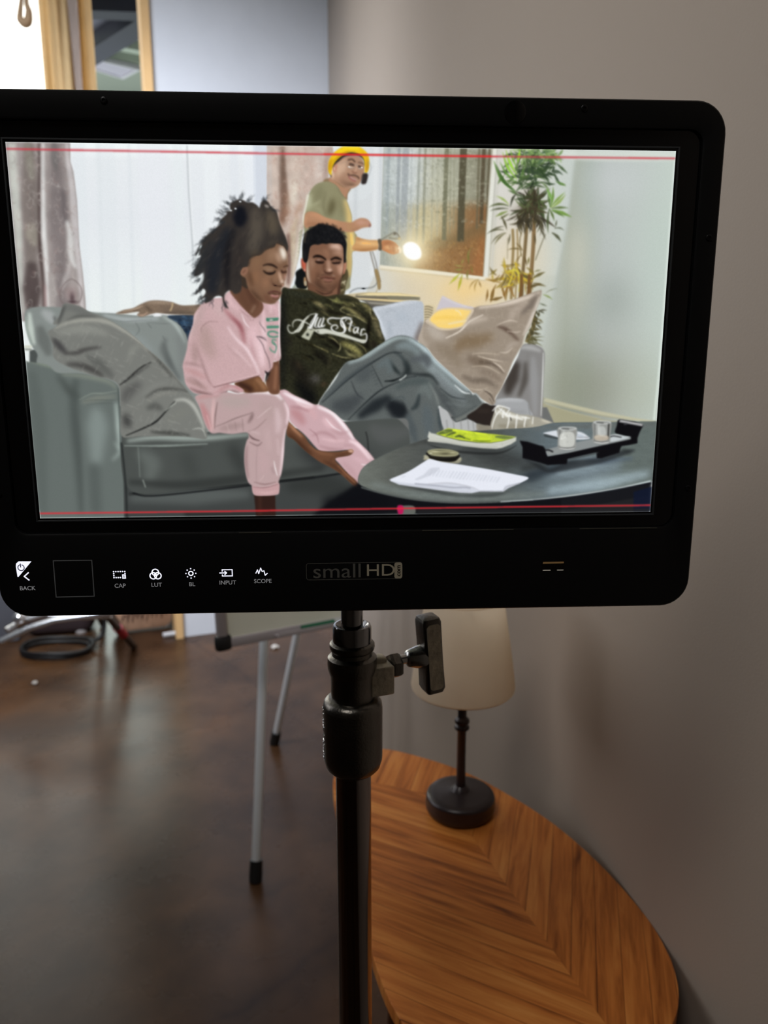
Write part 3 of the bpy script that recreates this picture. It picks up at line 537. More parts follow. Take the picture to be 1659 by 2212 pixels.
def paint_pillows(q):
    q.use('H')
    Pl = [(250,325),(300,296),(330,270),(290,262),(340,200),(360,140),(380,96),(440,102),(520,126),(590,168),(700,206),(800,260),(920,340),(1000,410),(1060,470),(1150,545),(1230,620),(1320,730),(1380,800),(1430,870),(1470,940),(1510,1020),(1534,1110),(1540,1180),(1520,1200),(1450,1190),(1350,1176),(1200,1174),(1000,1176),(848,1174),(838,1000),(828,780),(760,716),(640,690),(560,664),(460,630),(380,596),(330,570),(290,520),(290,440),(262,370)]
    M = q.shape(Pl, (124,126,120), .5)
    q.folds(M, [([(360,150),(440,130),(560,180),(680,230)],60,(116,118,114),7,.9),([(330,270),(360,180),(390,110)],26,(94,96,94),5,.9),([(400,240),(500,200),(640,210)],16,(92,94,90),4,.8),([(300,300),(420,252),(560,232),(700,240),(820,290),(1000,420),(1140,560)],34,(152,152,142),6,.9),
        ([(330,340),(460,310),(600,310),(740,350)],70,(138,140,132),10,.8),([(290,380),(340,440),(400,500)],60,(84,82,84),8,.85),([(380,500),(470,500),(560,470),(680,450)],36,(92,90,88),6,.85),([(400,590),(520,600),(640,650),(700,690)],50,(86,84,82),7,.85),([(560,520),(680,600),(780,700)],80,(104,106,102),10,.8),([(830,760),(900,710),(1000,620),(1090,572)],12,(48,48,48),2.6,.95),([(860,740),(960,670),(1080,590)],26,(84,84,82),6,.6),
        ([(1060,480),(1160,580),(1260,700)],20,(86,86,82),5,.8),([(900,560),(940,470),(1000,440)],50,(134,136,128),9,.7),([(860,900),(900,820),(1000,740)],90,(100,100,98),12,.8),([(880,1000),(900,1100)],120,(74,74,74),12,.9),([(1040,860),(1140,800),(1260,790),(1380,810)],18,(84,84,80),4.5,.9),([(1020,840),(1120,760),(1230,740)],40,(130,132,126),7,.7),([(1060,890),(1180,830),(1300,830)],26,(134,134,126),6,.7),
        ([(880,1170),(1000,1120),(1120,1060),(1200,980),(1280,890)],14,(46,48,48),2.8,.95),([(1200,970),(1250,930),(1290,900)],9,(170,176,166),2,.85),([(1280,884),(1360,880),(1430,930),(1480,1020),(1520,1120)],34,(164,166,158),6,.9),([(1200,1060),(1300,1000),(1400,960)],90,(126,128,120),12,.8),([(1080,1140),(1250,1150),(1400,1170)],36,(84,86,82),6,.8),([(1420,1120),(1480,1110),(1520,1140)],8,(180,184,176),2,.7),([(1500,1100),(1530,1180)],14,(166,170,160),3,.7),([(1050,950),(1120,930),(1180,960)],60,(96,98,94),9,.7)])
    cross(q, M, (280,240,1520,1170), 420, [(178,178,168),(186,188,180),(160,160,152)], 44, 4.2, .62, .45)
    q.line([(870,340),(1010,440),(1150,560),(1260,680),(1380,820)], 4, (84,84,78), 1, .6)
    # pale blue pillow
    q.use('L')
    M = q.shape([(100,184),(200,160),(300,136),(400,118),(500,122),(530,150),(545,230),(530,330),(500,430),(480,480),(430,520),(230,500),(190,440),(150,300)], (184,192,202), .5, )
    q.folds(M, [([(110,190),(160,300),(210,430)],26,(206,214,224),5,.9),([(120,200),(300,150),(480,124)],16,(214,218,226),4,.8),([(300,240),(400,280)],110,(176,188,200),14,.8),([(520,300),(490,400),(450,470)],50,(150,136,130),8,.9),([(500,420),(480,460)],30,(150,110,80),6,.8),([(180,180),(240,230)],6,(160,168,178),2,.7),([(220,175),(300,215)],6,(156,164,176),2,.7),([(180,240),(260,200),(330,190)],5,(160,170,182),2,.5),([(240,300),(250,420)],50,(166,178,190),9,.6)])
    q.tex(M, .04, 3, 3, 31)
    # back lavender corner, stripes
    q.fill([(640,200),(680,100),(695,80),(720,92),(800,130),(880,160),(960,180),(960,240),(640,240)], (204,196,204), .7); q.line([(690,88),(780,134),(900,172)], 8, (222,216,220), 1, .7)
    S = q.shape([(538,168),(560,156),(620,160),(640,240),(580,290),(548,320),(536,260)], (222,204,160), .7)
    for i in range(7): y = 172+i*23; q.line([(534,y),(570,y-3),(612,y+12)], 8, (96,84,64), .7, .85, S)
    # big linen pillow
    P0 = [(1536,36),(1522,110),(1480,220),(1440,330),(1395,410),(1372,488),(1340,550),(1290,640),(1250,740),(1222,800),(1190,870),(1145,940),(1140,990),(1110,1010),(1060,980),(980,930),(900,860),(800,770),(700,680),(620,600),(560,520),(490,460),(510,380),(545,290),(580,300),(650,360),(720,364),(800,340),(880,240),(940,195),(1000,168),(1100,160),(1200,140),(1300,110),(1400,72),(1500,38)]
    M = q.shape(P0, (160,144,126), .5)
    M2 = q.shape([(548,300),(590,260),(650,200),(760,180),(900,185),(960,200),(900,300),(850,350),(740,372),(650,362)], (214,196,170), 1)
    q.folds(M, [([(520,330),(500,430),(560,520)],60,(176,162,146),8,.9),([(560,330),(640,400),(720,440)],110,(176,164,150),14,.9),([(1000,180),(1200,150),(1400,100),(1520,50)],40,(200,186,170),6,.9),([(1500,60),(1440,160),(1360,230)],60,(132,118,106),8,.75),([(1520,90),(1460,250),(1380,420)],30,(198,188,176),5,.9),([(1420,120),(1300,220),(1260,300)],70,(176,160,144),9,.7),
        ([(720,440),(840,380),(920,300),(1040,240)],16,(214,204,190),3.5,.8),([(860,330),(960,290),(1080,270)],50,(188,174,158),9,.7),([(800,560),(860,480),(1000,460),(1120,420)],130,(150,122,86),16,.8),([(640,500),(740,560),(860,680)],110,(150,132,108),16,.7),([(900,600),(1000,640),(1100,640)],90,(130,108,86),14,.75),([(1160,340),(1240,370),(1340,460)],34,(120,92,76),6,.85),([(1150,330),(1260,290),(1330,300)],10,(204,190,172),3,.7),([(1240,380),(1320,390),(1360,380)],10,(196,180,164),3,.7),
        ([(990,590),(1100,620),(1210,640)],8,(214,200,180),2,.9),([(940,575),(1040,566),(1180,580)],7,(200,184,160),2,.7),([(1000,640),(1120,660),(1220,740)],22,(110,90,74),5,.8),([(1120,640),(1180,680),(1220,730)],12,(208,194,176),2.5,.8),([(940,680),(1060,680),(1180,740)],8,(206,190,168),2.5,.7),([(1000,720),(1100,740),(1190,800)],60,(142,124,106),9,.7),([(860,760),(960,800),(1060,800),(1160,860)],50,(128,112,96),9,.8),([(900,860),(1000,880),(1080,860)],8,(196,182,160),2.5,.7),([(1040,880),(1100,920),(1130,980)],12,(96,82,70),3,.8),([(1000,910),(1060,880),(1120,910)],9,(180,168,150),2.5,.7),([(1090,950),(1120,1000)],8,(70,60,52),2,.8),
        ([(1230,560),(1270,500),(1340,480)],40,(176,162,148),7,.7),([(1180,560),(1240,560),(1290,520)],10,(204,192,176),2.5,.6),([(1160,600),(1200,620),(1280,620)],34,(150,134,120),7,.6)])
    cross(q, M, (480,60,1500,980), 760, [(214,200,180),(204,188,162),(120,102,84)], 36, 4.0, .5, .08)
    q.folds(M2, [([(600,290),(720,240),(880,220)],110,(250,214,120),8,.95),([(640,330),(760,340),(860,320)],36,(246,206,110),6,.9),([(620,200),(760,190),(900,190)],20,(224,200,170),5,.9),([(700,250),(780,290)],50,(240,196,84),8,.8),([(650,280),(700,270)],40,(252,224,150),7,.8)])
    q.fill([(585,280),(640,215),(740,190),(860,195),(935,205),(900,270),(860,335),(760,352),(670,350),(610,310)], (252,216,122), 2.5, .8)
    q.line([(800,200),(840,220),(850,250)], 6, (255,244,200), 1.5, .9); q.line([(620,270),(720,262),(860,270)], 20, (242,200,92), 4, .7); q.line([(740,320),(840,300),(900,290)], 10, (255,232,170), 2, .8)
    q.line([(545,292),(620,344),(700,372),(780,368)], 5, (196,176,150), 1, .6); q.line([(1538,40),(1500,160),(1400,400),(1372,480)], 4, (216,208,196), .7, .8); q.line([(1372,488),(1290,640),(1240,745)], 4, (196,184,168), .7, .7)

def paint_man(q):
    R = q.rnd; F = q.fill
    # things behind his head: dark strap bag and camouflage hood
    q.use('D')
    F([(250,830),(290,790),(340,770),(390,810),(410,900),(420,1000),(390,1060),(330,1060),(260,1030),(240,980),(255,900)], (24,28,28), .8); F([(362,905),(395,895),(405,1000),(370,1000)], (190,140,90), .8, .9); F([(372,950),(402,945),(404,1000),(376,1000)], (180,176,150), 1, .9)
    F([(205,1030),(250,990),(260,1050),(215,1050)], (150,160,140), 1.2, .8); F([(330,1070),(400,1050),(430,1020),(460,1100),(380,1080)], (226,226,196), 1, .9)
    F([(830,1000),(860,940),(880,850),(950,780),(975,880),(940,1000),(920,1130),(860,1150),(820,1100)], (92,80,52), .8)
    for p,c in (([(850,990),(900,960),(930,1000)],(180,168,130)),([(840,1030),(900,1040)],(44,38,24)),([(860,1080),(920,1060)],(150,138,96)),([(880,900),(930,840)],(60,50,30)),([(900,970),(940,940)],(206,196,160))): q.line(p,22,c,1.4,.8)
    # neck
    F([(400,700),(900,700),(880,900),(850,1150),(760,1210),(560,1180),(440,1110),(400,900)], (84,56,42), .8)
    F([(420,960),(500,1000),(620,1080),(760,1080),(850,940),(840,1000),(820,1120),(830,1180),(760,1200),(660,1190),(560,1140),(470,1100),(410,1090),(430,1030)], (120,80,58), .7)
    F([(640,1100),(740,1100),(810,1040),(815,1130),(760,1170),(660,1170)], (140,94,70), 1.5, .8); F([(520,1060),(640,1110),(760,1090),(720,1120),(620,1130)], (66,44,34), 1.5, .8)
    # ears
    F([(325,650),(350,630),(395,660),(410,760),(395,815),(355,790),(330,730)], (176,84,64), .7); q.line([(350,670),(370,720),(375,790)], 16, (214,120,96), 1.2, .8); q.blob(375,790,18,18,(200,130,110),.8)
    F([(905,690),(935,670),(950,710),(940,790),(915,850),(895,830)], (176,110,84), .7); q.line([(925,690),(935,740),(920,810)], 10, (206,150,120), 1, .7); q.blob(935,663,10,8,(250,220,150),.9)
    # face
    F([(370,400),(640,250),(900,340),(930,600),(900,700),(420,700),(360,600)], (30,28,28), .8)
    Fc = q.shape([(450,470),(520,430),(640,420),(780,425),(870,430),(912,480),(925,560),(918,660),(905,760),(890,860),(850,940),(810,1010),(760,1060),(700,1085),(630,1075),(560,1040),(480,990),(430,960),(400,880),(395,760),(410,650),(430,540)], (136,94,70), .6)
    q.folds(Fc, [([(470,480),(600,460),(700,480)],70,(136,92,68),9,.9),([(720,470),(820,470),(880,520)],80,(190,156,138),9,.9),([(760,560),(860,560),(900,620)],50,(176,136,112),8,.8),([(520,560),(640,570)],60,(150,102,74),9,.8),([(640,500),(680,560),(690,640)],34,(168,118,88),7,.7),
        ([(412,650),(410,760),(418,880),(440,970)],40,(186,176,156),4,.75),([(460,620),(480,700),(470,800)],46,(160,124,100),7,.8),([(480,740),(520,840),(500,920)],80,(140,94,68),10,.9),([(560,820),(560,920),(600,1000)],70,(112,74,54),9,.85),([(500,950),(600,1030),(700,1070)],50,(84,56,42),8,.85),([(700,1040),(780,1030),(840,940)],60,(104,68,50),8,.8),
        ([(820,720),(860,760),(850,850)],70,(182,136,112),8,.85),([(890,640),(895,760),(870,860)],22,(206,168,144),4,.8),([(790,820),(820,900),(800,980)],50,(136,90,66),8,.8),([(760,660),(770,740),(800,790)],30,(150,104,80),6,.7),([(620,640),(640,740),(625,800)],34,(120,80,58),6,.8)])
    # nose
    q.line([(700,660),(705,730),(712,790)], 46, (190,146,120), 4, .85); q.blob(715,790,34,24,(214,172,148),.85); q.line([(650,790),(645,812),(680,838),(740,838),(760,815)], 16, (84,52,40), 2, .85); q.line([(655,825),(700,842),(745,832)], 12, (60,36,28), 1.6, .8); q.line([(640,720),(632,780)], 14, (112,72,52), 3, .7)
    # brows and eyes
    q.line([(488,622),(530,602),(600,612),(668,654)], 38, (30,20,17), 1.6, .97, None, (.4,.6)); q.line([(732,654),(790,630),(840,636),(884,654)], 36, (30,20,17), 1.6, .97, None, (.6,.4))
    q.line([(530,650),(590,640),(640,670)], 30, (128,88,68), 3, .8); q.line([(545,655),(590,652)], 12, (190,160,150), 2, .7); q.line([(770,660),(830,656)], 24, (126,86,68), 3, .7)
    q.line([(520,674),(560,690),(610,692),(644,678)], 38, (32,20,18), 2.4, .92, None, (.4,.4)); q.line([(748,688),(790,702),(840,696),(872,678)], 36, (32,20,18), 2.4, .92, None, (.4,.4))
    q.line([(560,712),(610,716)], 12, (150,108,84), 2.5, .6); q.line([(780,722),(840,716)], 14, (176,130,108), 2.5, .7)
    # mouth
    q.line([(600,868),(640,858),(690,862),(740,868)], 20, (96,64,50), 2.5, .7); q.line([(590,905),(640,888),(700,898),(760,905),(798,912)], 20, (110,58,48), 1.6, .9, None, (.3,.2)); q.line([(592,908),(660,902),(720,912),(795,914)], 7, (52,28,24), 1, .9)
    q.line([(640,922),(700,936),(755,928)], 22, (158,98,86), 2, .8); q.line([(640,952),(700,960),(750,950)], 14, (92,58,44), 3, .7); q.blob(770,866,22,14,(150,116,100),.5); q.blob(700,1000,50,24,(112,76,58),.6); q.blob(560,900,20,14,(150,110,86),.4)
    # hair
    H = q.shape([(352,560),(360,480),(350,400),(372,330),(400,270),(450,230),(520,190),(570,160),(640,165),(720,180),(790,205),(850,250),(900,300),(930,370),(950,430),(945,520),(935,640),(920,690),(912,560),(905,480),(870,432),(780,420),(720,415),(680,435),(620,428),(560,445),(500,440),(450,470),(430,560),(418,640),(400,680),(370,660),(350,620)], (26,27,30), .7)
    for _ in range(90):
        x, y = R.uniform(380,920), R.uniform(180,420); r = R.uniform(12,30); a = R.uniform(0,6.3)
        q.line([(x+r*math.cos(a+i*.8), y+r*math.sin(a+i*.8)) for i in range(5)], 7, R.choice([(52,52,56),(44,44,46),(14,14,16),(62,58,54)]), 1, .6, H, (.3,.3))
    for _ in range(70):
        a = R.uniform(3.3,6.1); x, y = 650+295*math.cos(a), 400+235*math.sin(a); r = R.uniform(10,22); b = R.uniform(0,6.3)
        q.line([(x+r*math.cos(b+i*.9), y+r*math.sin(b+i*.9)) for i in range(4)], 8, (30,28,28), .6, .85, None, (.3,.3))
    q.line([(400,280),(380,340),(370,420)], 26, (96,84,66), 3, .6, H); q.line([(362,520),(380,640)], 40, (44,42,42), 4, .7, H)
    # shirt
    q.use('I')
    F([(150,60),(260,20),(420,50),(600,120),(760,100),(900,110),(1040,170),(1000,260),(500,260)], (62,58,38), 1)
    Sh = [(40,300),(60,30),(150,26),(280,60),(400,60),(480,110),(620,140),(720,160),(760,120),(780,140),(900,150),(1020,190),(1120,210),(1190,260),(1230,330),(1290,440),(1320,560),(1370,680),(1360,740),(1290,800),(1160,850),(1040,920),(920,960),(860,1000),(760,1120),(640,1300),(560,1420),(500,1510),(420,1500),(200,1400),(90,1320),(20,1330),(20,900)]
    M = q.shape(Sh, (50,50,34), .6, sm=True)
    q.folds(M, [([(60,60),(60,500),(60,1300)],110,(32,34,32),12,.9),([(120,60),(300,110),(460,140)],60,(52,54,42),9,.8),([(240,1200),(400,1400),(480,1480)],200,(24,26,28),16,.9),([(150,900),(300,1100),(460,1300)],180,(38,34,30),18,.8),([(640,140),(760,190),(960,250)],36,(120,118,66),6,.8),([(740,130),(770,160),(720,180)],22,(140,140,70),4,.8)])
    cam = [(104,98,58),(76,72,42),(30,28,20),(24,22,18),(130,120,74),(88,86,50),(46,46,30),(62,60,38)]
    for _ in range(150):
        x, y = R.uniform(230,1300), R.uniform(120,960)
        if y > 950-abs(x-700)*.1: continue
        k = max(.3, min(1, (x-80)/500))*(1 if y < 620 else .8)
        c = tuple(v*k for v in R.choice(cam)); L = R.uniform(60,170)
        q.line([(x,y),(x+L*.5,y+L*.14+R.uniform(-10,10)),(x+L,y+L*.5)], R.uniform(16,44), c, 2.6, .55, M, (.3,.3))
    q.folds(M, [([(460,200),(540,230),(620,300)],40,(140,128,84),4,.8),([(560,260),(700,330),(860,350)],34,(34,30,22),4,.9),([(800,240),(960,290),(1120,400)],30,(36,32,24),4,.9),([(820,270),(900,280),(1000,350),(1130,440)],34,(128,120,72),5,.9),([(880,350),(1000,380),(1150,470)],9,(178,168,116),2,.8),([(860,250),(800,300),(870,340)],8,(170,160,110),2,.8),([(960,210),(980,250)],12,(180,170,120),2,.8),([(1040,200),(1140,240),(1180,320)],60,(112,104,62),7,.8),([(1180,380),(1160,560),(1140,780)],44,(26,22,18),5,.95),
        ([(1220,360),(1270,520),(1330,660)],70,(96,88,60),8,.8),([(1200,700),(1260,780)],70,(44,32,28),7,.9),([(1290,560),(1330,680)],20,(140,126,92),4,.6),([(1190,260),(1185,340),(1220,420)],10,(160,150,110),3,.7),([(620,660),(760,740),(800,800)],50,(30,26,20),6,.9),([(640,640),(720,670),(790,740)],12,(150,140,96),3,.8),([(820,720),(960,780),(1080,880)],80,(126,120,66),8,.9),([(860,800),(920,870),(1060,900)],20,(176,168,110),4,.7),([(800,720),(800,790),(770,830)],14,(160,154,104),3,.8),([(1040,760),(1130,860)],24,(40,36,24),4,.8),([(980,700),(1100,780),(1140,860)],14,(120,112,70),3,.7),
        ([(450,740),(560,790),(660,840)],12,(120,112,70),3,.8),([(690,850),(820,900),(940,910)],14,(140,132,86),3,.8),([(680,850),(660,960),(650,1060)],24,(70,66,46),5,.7),([(720,880),(840,950)],50,(56,54,36),7,.8),([(460,820),(580,900),(640,1000)],90,(34,32,26),9,.8),([(690,1080),(760,1060)],12,(96,90,60),3,.7),([(240,960),(300,1040)],70,(72,56,38),8,.6),([(130,640),(160,760)],90,(40,34,36),10,.7),([(560,1260),(620,1230)],60,(110,70,50),8,.6)])
    q.blob(480,1170,70,60,(96,92,92),.6,M); q.blob(560,640,60,20,(20,18,14),.6,M)
    q.tex(M, .25, 4, 4, 41)
    # script lettering, flourish and star patch
    Wc = (212,214,200); Wh = (236,238,236)
    L = lambda p, w, c=Wc, t=(.45,.45): q.line(p, w, c, .4, 1, None, t)
    L([(170,500),(140,490),(132,530),(150,575),(185,592),(230,575),(270,530),(310,470),(370,400),(430,355),(500,345)], 20)
    L([(200,520),(195,470),(225,430),(280,425),(320,440),(380,465),(430,500),(450,530)], 20)
    L([(215,575),(270,555),(320,500),(340,440)], 26); L([(400,380),(330,450),(280,560),(240,580)], 24)
    L([(500,345),(470,430),(425,515),(385,540)], 34, Wh, (.8,.8)); L([(520,345),(440,440),(400,540)], 14, Wh)
    L([(380,500),(420,530),(470,545)], 14, Wh)
    L([(520,385),(490,450),(475,515)], 26, Wh, (.7,.9)); L([(475,515),(500,520),(520,500)], 14, Wh)
    L([(560,400),(535,450),(520,505),(545,515),(570,490)], 24, Wh, (.8,.5)); L([(590,390),(585,430),(560,500),(590,505),(605,480)], 24, Wh, (.8,.5))
    L([(690,485),(650,460),(645,420),(690,400),(760,405),(820,405),(880,400)], 20, Wh, (.6,.6))
    L([(950,410),(900,395),(840,400),(810,440),(820,500),(865,530),(850,580),(800,600),(730,580),(690,540),(700,500),(750,490),(770,520),(740,545)], 26, Wh, (.5,.4)); L([(820,430),(850,500),(860,560)], 34, Wh, (.7,.6))
    L([(860,450),(890,410),(935,420),(945,455),(915,475),(885,460)], 16, Wh, (.6,.4))
    L([(950,440),(930,500),(915,560),(940,568)], 22, Wh, (.7,.5)); L([(920,480),(980,505)], 15, Wh)
    L([(1020,520),(985,525),(970,570),(990,590),(1020,560),(1030,520)], 20, Wh, (.7,.7)); L([(1035,520),(1020,580),(1045,600)], 18, Wh, (.8,.5))
    L([(1080,540),(1065,590),(1060,625)], 20, Wh, (.8,.8)); L([(1075,560),(1100,540),(1120,560)], 18, Wh)
    L([(1060,620),(1100,610),(1130,600),(1140,640),(1130,690),(1100,710),(1060,700)], 18, Wh, (.5,.7))
    q.fill([(400,540),(450,550),(520,540),(600,535),(680,555),(760,580),(850,600),(960,640),(1060,670),(1130,680),(1110,715),(1040,708),(940,675),(850,650),(740,620),(640,600),(560,608),(510,590),(460,560)], (206,208,192), .45)
    q.fill([(395,520),(420,550),(480,545),(450,600),(405,686),(360,668),(302,640),(340,590)], (186,188,164), .45, sm=False)
    st = [(385+ (30 if i%2==0 else 12)*math.sin(i*math.pi/5), 612-(30 if i%2==0 else 12)*math.cos(i*math.pi/5)) for i in range(10)]; q.fill(st, (30,32,26), .4, sm=False)
    q.line([(505,565),(530,578)], 12, (50,48,36), .5, .8)
    # jeans: far thigh + near leg
    q.use('K')
    J = q.shape([(30,560),(60,490),(100,440),(150,370),(180,310),(220,262),(300,240),(380,190),(470,130),(540,92),(600,80),(660,92),(700,120),(760,160),(830,250),(910,320),(980,390),(1040,440),(1072,468),(1085,485),(1110,480),(1140,520),(1164,546),(1120,590),(1050,635),(980,670),(965,672),(940,620),(880,580),(850,570),(870,680),(880,740),(780,800),(700,830),(660,840),(650,760),(636,660),(560,650),(440,655),(220,668),(130,610)], (97,104,103), .6)
    q.folds(J, [([(230,270),(340,230),(460,150),(560,100),(640,100)],34,(136,150,150),6,.95),([(640,100),(740,160),(840,260),(960,370),(1060,460)],44,(158,176,180),7,.95),([(560,160),(640,150),(720,200)],60,(116,130,132),9,.8),([(700,210),(800,300),(920,410),(1020,480)],70,(128,140,142),10,.9),([(820,330),(920,450),(1040,540)],60,(112,120,122),9,.8),
        ([(660,250),(760,240),(780,300)],70,(90,96,100),9,.85),([(620,250),(640,320),(600,370)],50,(50,60,62),7,.85),([(540,190),(600,230),(630,300)],18,(66,78,80),4,.8),([(510,250),(550,310),(590,350)],26,(44,56,58),5,.8),([(640,340),(720,350),(800,360),(850,420)],24,(54,62,64),5,.85),([(480,395),(540,390),(600,365)],14,(36,44,46),3,.9),
        ([(50,540),(130,470),(220,390),(330,310),(440,240),(520,200),(600,200)],12,(52,60,64),2.2,.85),([(80,500),(180,410),(280,330),(400,260)],20,(74,84,88),4,.7),([(250,390),(290,480),(340,520)],8,(58,64,68),2,.8),([(390,280),(440,380),(470,440)],8,(56,64,66),2,.7),([(280,380),(340,350),(390,300)],100,(84,92,94),10,.7),([(430,300),(500,260),(520,340)],60,(98,110,112),9,.8),
        ([(230,660),(320,570),(420,480),(500,430),(600,390)],10,(46,54,58),2.4,.85),([(120,560),(220,560),(320,500)],120,(76,82,86),14,.8),([(300,640),(420,560),(520,500)],90,(50,58,64),10,.9),([(500,540),(580,600),(600,650)],140,(40,46,54),10,.9),([(520,530),(600,500),(640,560)],12,(86,96,98),3,.7),
        ([(560,440),(660,400),(760,400),(820,440)],60,(84,96,96),9,.8),([(700,500),(760,440),(800,520)],60,(106,116,114),9,.7),([(780,400),(830,480),(850,560)],14,(140,146,140),4,.7),([(660,590),(700,560),(720,480)],34,(60,72,76),6,.8),([(640,620),(670,720),(700,820)],60,(84,94,98),8,.8),([(760,560),(780,660),(790,780)],90,(92,103,107),10,.8),([(850,580),(860,680),(870,740)],24,(66,80,86),5,.8),([(620,520),(640,570),(650,600)],24,(112,118,116),5,.5),
        ([(820,430),(900,540),(960,640)],44,(84,90,92),7,.85),([(860,440),(940,500),(1040,520)],12,(74,82,84),3,.8),([(900,540),(1000,560),(1080,560)],18,(110,118,118),5,.7),([(880,480),(980,590)],14,(70,78,80),4,.7),([(960,420),(1020,470),(1070,480)],12,(190,206,208),3,.8)])
    q.line([(970,664),(1050,626),(1120,582),(1158,548)], 22, (120,124,118), 2, .8); q.line([(1085,486),(1110,484),(1160,544)], 10, (196,206,204), 1.6, .8); q.line([(955,648),(1040,604),(1110,560)], 4, (70,76,76), 1, .7)
    q.line([(582,388),(610,372),(630,350)], 9, (214,220,214), .8, .9); q.line([(600,384),(640,370),(700,360)], 5, (36,42,46), 1, .8)
    q.tex(J, .06, 2, 2, 51)
    for i in range(5): q.line([(385+i*7,330+i*22),(410+i*7,318+i*22)], 4, (58,66,70), 1, .6)
    # sock and shoe
    F([(1045,636),(1110,590),(1164,546),(1210,560),(1255,570),(1235,620),(1215,700),(1150,694),(1090,670)], (50,42,38), .7); q.line([(1120,600),(1200,600)], 30, (62,52,46), 4, .6)
    Sx = q.shape([(1212,770),(1206,700),(1222,640),(1240,590),(1265,562),(1310,575),(1340,600),(1400,622),(1470,628),(1540,645),(1600,665),(1640,684),(1636,698),(1560,712),(1480,726),(1390,744),(1290,750)], (168,163,146), .5)
    q.folds(Sx, [([(1250,600),(1300,620),(1380,640),(1460,650)],34,(206,204,192),5,.9),([(1260,700),(1360,710),(1460,700)],46,(156,148,126),6,.8),([(1560,660),(1620,680)],26,(216,208,184),4,.8),([(1230,640),(1220,740)],20,(150,140,116),4,.8),([(1340,640),(1350,665)],14,(60,54,46),2.5,.9),([(1480,660),(1500,710)],30,(184,176,152),5,.7)])
    for p in ([(1220,600),(1260,565),(1340,582)],[(1262,575),(1300,610),(1330,640)],[(1290,580),(1240,640),(1210,740)],[(1300,590),(1290,640),(1300,640)],[(1340,610),(1330,680),(1320,720)],[(1320,630),(1370,640)],[(1390,622),(1385,680),(1380,735)],[(1372,640),(1430,660)],[(1450,640),(1440,690),(1440,712)],[(1500,640),(1495,690)],[(1260,562),(1240,590),(1250,625)],[(1340,585),(1310,630)],[(1420,640),(1480,650)]): q.line(p, 9, (244,245,240), .45, 1, None, (.7,.7))
    F([(1110,690),(1160,696),(1210,706),(1212,760),(1130,760)], (150,142,122), 1, .9)

